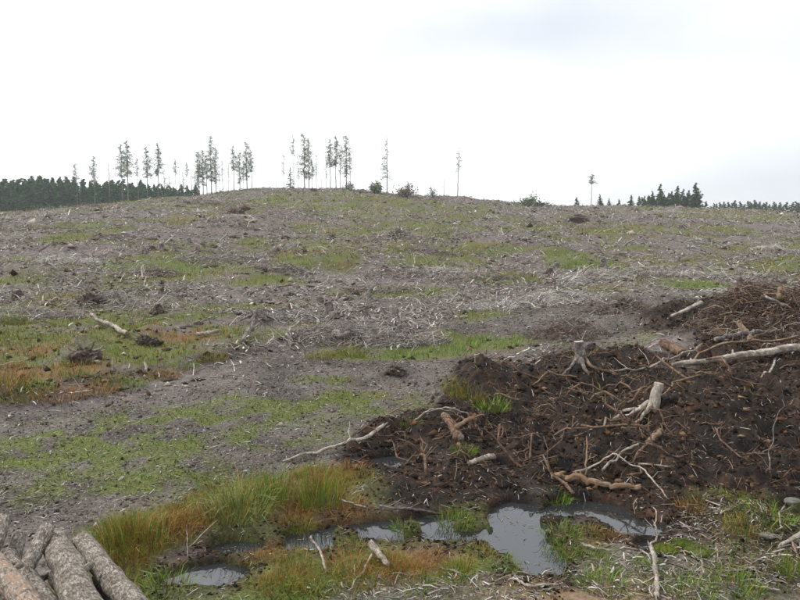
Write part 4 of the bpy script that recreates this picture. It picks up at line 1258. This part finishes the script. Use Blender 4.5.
# low cut stumps scattered over the slope
ST_T = None
def small_stump(x, y, label, group, s):
    global ST_T
    if ST_T is None:
        ST_T = []
        for k in range(4):
            r_ = np.random.default_rng(300 + k)
            t = Tubes(); t.tube(wander((0, 0, -.12), (0.02, .01, .22 + .05 * k), 5, .03, 300 + k), (.30, .19, .15, .12), 9, .2, k)
            for q in range(5):
                a = q * 1.257 + r_.random(); d = np.array([math.cos(a), math.sin(a), 0])
                t.tube([d * .08 + [0, 0, .08], d * .3 + [0, 0, .01], d * .5 + [0, 0, -.1]], (.07, .05, .02), 5, .1, k + q)
            c = Tubes(); c.tube([(0.02, .01, .20 + .05 * k), (0.05, .03, .24 + .05 * k)], (.115, .08), 9, .2, k)
            ST_T.append((t.mesh('stump_stem', M['dark' if k == 2 else 'greybark'], True), c.mesh('stump_top', M['greybark'], True)))
    a, b = ST_T[rng.integers(4)]
    o = link('cut_stump', None, None, (x, y, gz1(x, y)))
    o.rotation_euler.z = rng.random() * 6.28; o.scale = (s, s, s)
    link('stem', a, o); link('cut_top', b, o)
    tag(o, label, 'stump', group)
cnt = 0
while cnt < 46:
    x, y = sample(1, 16, 100, .62, 0); x, y = float(x[0]), float(y[0])
    mk = masks(np.array([x]), np.array([y]))
    if mk['track'][0] > .2 or mk['peat'][0] > .2:
        continue
    for nm, fn in ZONES:
        if fn(x, y):
            small_stump(x, y, 'low cut tree stump ' + nm, 'cut stumps ' + nm, (.55 + .35 * rng.random()) * (1 + y / 160)); break
    cnt += 1

# ------------------------------------------------------------------ stones and moss cushions on the right verge
def lump(name, u, v, r, col, mat, label, cat, flat=.6, seed=0):
    p = on(u, v)
    k1, k2 = 28, 16
    th, ph = np.meshgrid(np.linspace(0, 6.283, k1, endpoint=False), np.linspace(.03, 3.11, k2))
    R = r * (1 + .30 * fbm(np.cos(th) * 1.5 + ph, np.sin(th) * 1.5 + seed * 3.1, 400 + seed, 4, .65))
    V = np.stack([R * np.sin(ph) * np.cos(th) * 1.2, R * np.sin(ph) * np.sin(th), R * np.cos(ph) * flat + r * flat * .35], -1)
    i = np.arange(k1 * k2).reshape(k2, k1)
    Q = np.stack([i[:-1], np.roll(i[:-1], -1, 1), np.roll(i[1:], -1, 1), i[1:]], -1).reshape(-1, 4)[:, ::-1]
    o = link(name, mesh_np(name, V.reshape(-1, 3), Q, None, np.tile(col, (k1 * k2, 1)), M[mat], True), None, tuple(p))
    tag(o, label, cat)
    if mat == 'moss':
        m = 1500
        i_ = rng.integers(0, k1 * (k2 // 2), m)
        q_ = V.reshape(-1, 3)[i_] + rng.normal(size=(m, 3)) * r * .07
        bv, bq, bt = blades_arr(q_[:, 0], q_[:, 1], q_[:, 2], .012 + .022 * rng.random(m), .3 + .8 * rng.random(m), .003 + .003 * rng.random(m))
        link('moss_shoots', mesh_np('moss_shoots', bv, bq, bt, np.repeat(pick([col, tuple(1.6 * c_ for c_ in col)], m, .2), 5, 0), M['grass']), o)
STONES = [(793, 504, .07, 'pale lichened stone at the right edge'), (767, 537, .05, 'grey green stone on the right verge')]
for k, (u, v, r, lab) in enumerate(STONES):
    lump('stone', u, v, r, (.13, .13, .112), 'stone', lab, 'stone', .55, k)
for k, (u, v, r, lab) in enumerate([(665, 553, .085, 'bright green moss cushion left of its darker neighbour'), (683, 547, .075, 'dark green moss cushion right of the bright one'),
                                    (740, 497, .05, 'olive moss cushion on the right peat'), (700, 553, .11, 'broad flat moss cushion among the chips')]):
    lump('moss_cushion', u, v, r, [(.085, .105, .012), (.055, .075, .012), (.07, .07, .016), (.07, .085, .02)][k], 'moss', lab, 'moss', .6 if k != 3 else .3, 20 + k)

# ------------------------------------------------------------------ trees
def spray(P0, n, size, pal, jit=.2, drop=0.0):
    """n thin needle sprays at points P0 (n,3)"""
    d = rng.normal(size=(n, 3)); d[:, 2] = d[:, 2] * .6 - drop; d /= np.linalg.norm(d, axis=1)[:, None]
    s = rng.normal(size=(n, 3)); s -= d * (s * d).sum(1)[:, None]; s /= np.linalg.norm(s, axis=1)[:, None]
    l = size * (.6 + .8 * rng.random(n))
    a = P0 - d * (l * .5)[:, None]; b = P0 + d * (l * .5)[:, None]
    w = (l * (.22 + .2 * rng.random(n)))[:, None]
    V = np.stack([a, P0 + s * w, b, P0 - s * w], 1)
    return V, pick(pal, n, jit)

def tree_mesh(name, H, crown0, width, nbr, per, size, pal, prof='cone', lean=0.0, bare=0.0, side=None, tr=.012, gap=0.0, seed=0, twig=True):
    """trunk + crown meshes; H metres, crown from crown0*H, branches carry needle sprays"""
    r_ = np.random.default_rng(seed)
    T = Tubes()
    k = 12
    path = np.stack([lean * H * np.linspace(0, 1, k) ** 2 + .01 * H * r_.normal(size=k) * np.linspace(0, 1, k), .01 * H * r_.normal(size=k) * np.linspace(0, 1, k), np.linspace(-.4, H, k)], 1)
    T.tube(path, (tr * H, tr * H * .75, tr * H * .5, tr * H * .12), 7, .05, seed)
    VV, CC = [], []
    for q in range(nbr):
        t = crown0 + (1 - crown0) * ((q + r_.random()) / nbr)
        if r_.random() < gap:
            continue
        f = (t - crown0) / (1 - crown0)
        if prof == 'cone':
            L = width * (1 - f) ** .95 * (.6 + .6 * r_.random()) + .04
        elif prof == 'top':
            L = width * math.sin(math.pi * min(.98, .25 + .72 * f)) * (.45 + .8 * r_.random()) + .1
        else:
            L = width * (.35 + .65 * math.sin(math.pi * (.15 + .8 * f))) * (.4 + .9 * r_.random())
        a = r_.random() * 6.283
        if side is not None and r_.random() < .75:
            a = side + .6 * r_.normal()
        z = t * H
        b0 = np.array([np.interp(z, path[:, 2], path[:, 0]), np.interp(z, path[:, 2], path[:, 1]), z])
        dr = r_.normal() * .2 + (.25 * f - .15)
        e = b0 + np.array([math.cos(a), math.sin(a), dr]) * L
        e[2] -= .12 * L * (1 - f)
        if twig:
            T.tube(wander(b0, e, 4, .06, seed + q), (tr * H * .2 * (1 - .6 * f) + .006, .006), 4, 0, seed + q, False, False)
        n = max(2, int(per * (L / width) * (.5 + r_.random())))
        s = r_.random(n) ** .75
        p = b0 + (e - b0) * s[:, None] + r_.normal(size=(n, 3)) * np.array([.22, .22, .2]) * (L * .6 + .1)
        v_, c_ = spray(p, n, size, pal)
        VV.append(v_); CC.append(c_)
    nb = int(bare * 14)
    for q in range(nb):       # dead lower snags
        z = H * (.12 + (crown0 - .12) * r_.random()); a = r_.random() * 6.283; L = width * (.15 + .3 * r_.random())
        b0 = np.array([np.interp(z, path[:, 2], path[:, 0]), np.interp(z, path[:, 2], path[:, 1]), z])
        T.tube([b0, b0 + np.array([math.cos(a), math.sin(a), -.15]) * L], (.02, .008), 3, 0, q, False, False)
    V = np.concatenate(VV); C = np.concatenate(CC); n = len(V)
    Q = (np.arange(n * 4)).reshape(n, 4)
    return T.mesh(name + '_trunk', M['trunk'], True), mesh_np(name + '_crown', V.reshape(-1, 3), Q, None, np.repeat(C, 4, 0), M['needle'])

SPR = [(.12, .155, .085), (.15, .185, .105), (.09, .125, .07), (.18, .21, .13)]
SPIND = [(.19, .22, .14), (.15, .18, .11), (.23, .25, .17), (.12, .15, .09)]
DARK = [(.020, .075, .020), (.032, .10, .026), (.013, .052, .015), (.055, .135, .036)]
DARKR = [(.026, .066, .018), (.042, .09, .024), (.018, .05, .016), (.070, .115, .030)]
VAR = {
    'thin': [tree_mesh('thin', 10, .62, .75, 44, 26, .13, SPIND, 'top', .01, 1, None, .008, .1, 501 + k) for k in range(3)],
    'half': [tree_mesh('half', 10, .45, 1.05, 96, 34, .14, SPR, 'top', .0, .8, None, .009, .1, 511 + k) for k in range(4)],
    'full': [tree_mesh('full', 10, .22, 1.15, 136, 35, .14, SPR, 'col', .0, .5, None, .010, .12, 521 + k) for k in range(4)],
    'sparse': [tree_mesh('sparse', 10, .35, .9, 66, 28, .125, SPIND, 'col', .015, .6, None, .008, .25, 531 + k) for k in range(3)],
    'small': [tree_mesh('small', 10, .15, 1.4, 60, 36, .24, SPR, 'cone', .0, .3, None, .011, .1, 541 + k) for k in range(2)],
    'onesided': [tree_mesh('onesided', 10, .24, 1.9, 70, 40, .15, SPIND, 'cone', .0, .6, math.pi, .011, .1, 551)],
    'bent': [tree_mesh('bent', 10, .50, .8, 44, 24, .13, [(.15, .17, .11), (.11, .13, .08), (.19, .2, .14)], 'top', .03, .6, None, .010, .15, 561)],
    'tuft': [tree_mesh('tuft', 10, .72, 1.5, 20, 60, .22, SPR, 'top', .02, .3, None, .012, .1, 571)],
    'pole': [tree_mesh('pole', 10, .30, .5, 12, 2, .18, [(.13, .11, .10)], 'cone', .0, .5, None, .011, .1, 581)],
    'dark': [tree_mesh('dark', 10, .04, 1.75, 150, 44, .36, DARK, 'cone', 0, 0, None, .012, .0, 591 + k, False) for k in range(4)],
    'darkr': [tree_mesh('darkr', 10, .04, 1.9, 140, 40, .36, DARKR, 'cone', 0, 0, None, .012, .0, 601 + k, False) for k in range(4)],
}

def plant_tree(name, u, vtop, yd, var, label, group=None, vary=None, wide=1.0, fixed_az=None):
    top = Pd(u, vtop, yd)
    g = gz1(top[0], yd)
    H = max(1.0, top[2] - g)
    tk, cr = VAR[var][rng.integers(len(VAR[var])) if vary is None else vary]
    o = link(name, None, None, (top[0], yd, g))
    s = H / 10.0
    o.scale = (s * wide, s * wide, s)
    o.rotation_euler.z = rng.random() * 6.28 if fixed_az is None else fixed_az
    link('trunk', tk, o); link('crown', cr, o)
    tag(o, label, 'tree', group)
    return o

G1 = 'thin conifers left standing along the hilltop'
TREES = [
    (75.5, 165, 'thin', 'leftmost thin tree on the skyline, bare stem with tiny crown'),
    (80, 186, 'pole', 'short bare stem just right of the leftmost thin tree'),
    (93, 158, 'half', 'dark narrow crowned conifer second along from the left'),
    (108, 157, 'pole', 'very thin almost bare pole between the second conifer and the pair'),
    (120.5, 146, 'half', 'left tree of the close pair above the dark plantation'),
    (126, 143, 'half', 'right, taller tree of the close pair above the dark plantation'),
    (146, 149, 'half', 'feathery conifer just right of the close pair'),
    (157, 145, 'half', 'tall single conifer near the right end of the dark plantation'),
    (164, 169, 'sparse', 'short sparse tree right of the tall single conifer'),
    (175, 160, 'thin', 'first thin stem of the gap before the big left clump'),
    (179, 165, 'pole', 'bare pole beside the first thin stem of the gap'),
    (186, 164, 'thin', 'thin stem in the middle of the gap before the left clump'),
    (191, 168, 'pole', 'bare pole at the edge of the left clump'),
    (197, 154, 'full', 'leafy conifer at the left edge of the left clump'),
    (202, 152, 'full', 'second leafy conifer of the left clump'),
    (210, 138, 'full', 'tallest conifer of the left clump'),
    (215, 150, 'full', 'conifer leaning against the tallest of the left clump'),
    (222, 161, 'sparse', 'sparse short tree between the two halves of the left clump'),
    (228, 166, 'sparse', 'small faint tree in the middle of the left clump'),
    (233, 147, 'half', 'first tall conifer of the right half of the left clump'),
    (239, 154, 'full', 'shorter full conifer in the right half of the left clump'),
    (246, 144, 'full', 'tallest conifer in the right half of the left clump'),
    (251, 152, 'half', 'rightmost conifer of the left clump'),
    (276, 172, 'pole', 'tiny bare stem in the gap between the two clumps'),
    (198.5, 162, 'sparse', 'thin low stem inside the left edge of the left clump'),
    (206, 158, 'half', 'half height conifer left of the tallest of the left clump'),
    (219, 168, 'pole', 'bare short pole right of the tallest of the left clump'),
    (243, 160, 'sparse', 'thin stem between the two tallest of the right half of the left clump'),
    (169, 176, 'sparse', 'very low faint tree at the right end of the plantation'),
    (183, 172, 'sparse', 'low faint tree in the gap before the left clump'),
    (298, 160, 'sparse', 'thin stem left of the tallest dense conifer on the hilltop'),
    (312, 162, 'half', 'half height conifer right of the dense hilltop pair'),
    (326, 158, 'sparse', 'thin stem at the left of the right hilltop group'),
    (350, 152, 'sparse', 'drooping thin stem at the right end of the hilltop group'),
    (137, 160, 'thin', 'thin stem between the close pair and the feathery conifer'),
    (283, 151, 'sparse', 'sparse tree at the left of the hilltop clump'),
    (290, 166, 'small', 'short bushy conifer inside the hilltop clump'),
    (293, 137, 'thin', 'very thin tall tree at the left of the hilltop clump'),
    (304, 136, 'full', 'tallest dense conifer of the hilltop clump'),
    (308.5, 141, 'full', 'dense conifer touching the tallest of the hilltop clump'),
    (316, 154, 'sparse', 'sparse tree in the middle of the hilltop clump'),
    (321, 166, 'pole', 'bare short stem in the middle of the hilltop clump'),
    (330, 141, 'half', 'first conifer of the right group on the hilltop'),
    (335.5, 138, 'half', 'second conifer of the right group on the hilltop'),
    (340, 146, 'sparse', 'sparse conifer in the right group on the hilltop'),
    (346, 138, 'full', 'rightmost conifer of the hilltop group'),
    (387, 138, 'onesided', 'lone tree right of the hilltop with crown on its left side'),
    (444, 171, 'pole', 'bare dead pole right of the lone one sided tree'),
    (458, 149, 'bent', 'slender bent tree with pale crown right of the dead pole'),
    (592, 176, 'tuft', 'thin lone tree with a flat tuft on top, right of centre'),
]
for k, (u, vt, var, lab) in enumerate(TREES):
    yd = 121 + 9 * rng.random()
    plant_tree('thin_conifer', u, vt - 2, yd, var, lab, G1, None, (1.0 if var != 'small' else 1.3) * (0.9 + .25 * rng.random()), 0.0 if var in ('onesided', 'bent', 'tuft') else None)

# dark plantation behind the hill on the left
def ptop(u):
    return float(np.interp(u, [-120, 0, 40, 70, 100, 130, 160, 190, 215], [180, 179, 176, 179, 181, 181, 184, 188, 193]))
GP = 'spruces of the dark plantation on the left'
for row, yd0 in enumerate((196, 202, 209, 217)):
    u = -130 + 3 * row
    while u < 200:
        yd = yd0 + 3 * rng.random()
        plant_tree('plantation_spruce', u, ptop(u) + 4 - row * 1.3 + rng.normal() * 1.6, yd, 'dark', 'dark green spruce in the close plantation behind the left slope', GP, None, 1.75)
        u += 5.5 + 3.5 * rng.random()
# far conifers on the right
GR = 'conifers on the right skyline'
RT = [(577, 197, 'small dark conifer left of the tufted lone tree'), (600, 194, 'round topped small conifer right of the tufted lone tree'), (609, 198, 'tiny pale conifer right of the round topped one'),
      (619, 199, 'low conifer before the right skyline group'), (631, 195, 'small dark conifer before the right skyline group'), (645, 196, 'first low conifer of the right skyline group'),
      (652, 191, 'second conifer of the right skyline group, stepped up'), (661, 184, 'pale green spire in the right skyline group'), (668, 193, 'low conifer right of the pale green spire'),
      (672, 191, 'conifer left of the middle spire in the right skyline group'), (677, 186, 'middle spire of the right skyline group'), (683, 189, 'conifer right of the middle spire'),
      (689, 190, 'low conifer left of the broad last spruce'), (697, 183, 'broad tall last spruce of the right skyline group'), (706, 201, 'small conifer in the gap right of the broad spruce'),
      (714, 203, 'smallest conifer in the gap right of the broad spruce')]
for (u, vt, lab) in RT:
    plant_tree('skyline_conifer', u, vt, 176 + 8 * rng.random(), 'darkr', lab, GR, None, 1.7 if u not in (697,) else 2.0)
for k in range(34):
    u = 640 + 62 * rng.random()
    plant_tree('skyline_conifer', u, 195 + 4 * rng.random(), 190 + 10 * rng.random(), 'darkr', 'low dark conifer packed behind the right skyline spires', 'packed conifers behind the right skyline spires', None, 2.0)
u = 716
while u < 960:
    for row in range(2):
        plant_tree('far_conifer', u + 4 * row, 201 + 3.0 * rng.random() - row * 1.5 + (u - 720) * .012, 232 + 9 * row + 5 * rng.random(), 'darkr', 'distant dark conifer in the tree line at the far right', 'distant tree line at the far right', None, 2.0)
    u += 5.0 + 4.0 * rng.random()

# ------------------------------------------------------------------ bushes on the skyline
def bush(u, v, yd, w, h, pal, label, seed, n=900, size=.3):
    c = Pd(u, v, yd); g = gz1(c[0], yd)
    o = link('bush', None, None, (c[0], yd, g)); tag(o, label, 'bush', 'bushes on the skyline')
    r_ = np.random.default_rng(seed)
    T = Tubes(); Ps = []
    for k in range(14):
        a = r_.random() * 6.283; e = .5 + .9 * r_.random()
        tip = np.array([math.cos(a) * math.cos(e) * w, math.sin(a) * math.cos(e) * w, math.sin(e) * h * (.6 + .4 * r_.random())])
        T.tube(wander((0, 0, -.05), tip, 5, .08, seed + k), (.05, .01), 5, .05, seed + k)
        m = n // 14
        Ps.append(tip * (.35 + .7 * r_.random((m, 1))) + r_.normal(size=(m, 3)) * np.array([w * .2, w * .2, h * .13]))
    Ps = np.concatenate(Ps); Ps[:, 2] = np.maximum(Ps[:, 2], .08)
    V, C = spray(Ps, len(Ps), size, pal)
    link('stems', T.mesh('bush_stems', M['trunk'], True), o)
    link('foliage', mesh_np('bush_foliage', V.reshape(-1, 3), np.arange(len(Ps) * 4).reshape(-1, 4), None, np.repeat(C, 4, 0), M['needle']), o)
bush(377, 190, 118, 1.5, 2.4, SPR, 'green bush at the foot of the lone one sided tree', 701)
bush(407, 190, 118, 2.2, 2.4, [(.14, .12, .07), (.18, .13, .09), (.10, .10, .05)], 'brownish round bush right of the lone one sided tree', 702)
bush(433, 193, 118, 1.6, 2.0, [(.2, .2, .15), (.15, .16, .1)], 'faint wispy bush left of the dead pole', 703, 160, .25)
bush(527, 206, 112, 2.4, 1.6, SPR, 'dark green bush on the crest right of centre', 704)
bush(541, 205, 112, 1.6, 1.2, SPR, 'low green bush at the right side of the dark crest bush', 705, 500)
bush(531, 196, 112.5, 1.1, 2.9, SPIND, 'pale sapling rising out of the dark crest bush', 706, 260)
bush(32, 211, 120, 1.5, 1.3, [(.07, .09, .04), (.10, .12, .05)], 'round dark bush in front of the plantation at the far left', 707)
bush(350, 186, 121, 1.6, 1.6, SPIND, 'low bush under the rightmost hilltop conifer', 708, 260)

# ------------------------------------------------------------------ damp air
def haze():
    x0, x1, y0, y1, z0, z1 = -1000, 1000, -100, 950, -3.0, 40.0
    v = [(x, y, z) for z in (z0, z1) for y in (y0, y1) for x in (x0, x1)]
    q = [(0, 2, 3, 1), (4, 5, 7, 6), (0, 1, 5, 4), (2, 6, 7, 3), (0, 4, 6, 2), (1, 3, 7, 5)]
    m = bpy.data.materials.new('haze_air'); m.use_nodes = True
    n, l = m.node_tree.nodes, m.node_tree.links
    n.clear()
    o = n.new('ShaderNodeOutputMaterial'); p = n.new('ShaderNodeVolumePrincipled')
    p.inputs['Color'].default_value = (0.93, 0.96, 1.0, 1)
    p.inputs['Density'].default_value = 0.00045
    l.new(p.outputs['Volume'], o.inputs['Volume'])
    tag(link('haze', mesh_np('haze', v, q, None, None, m)), kind='stuff')
haze()
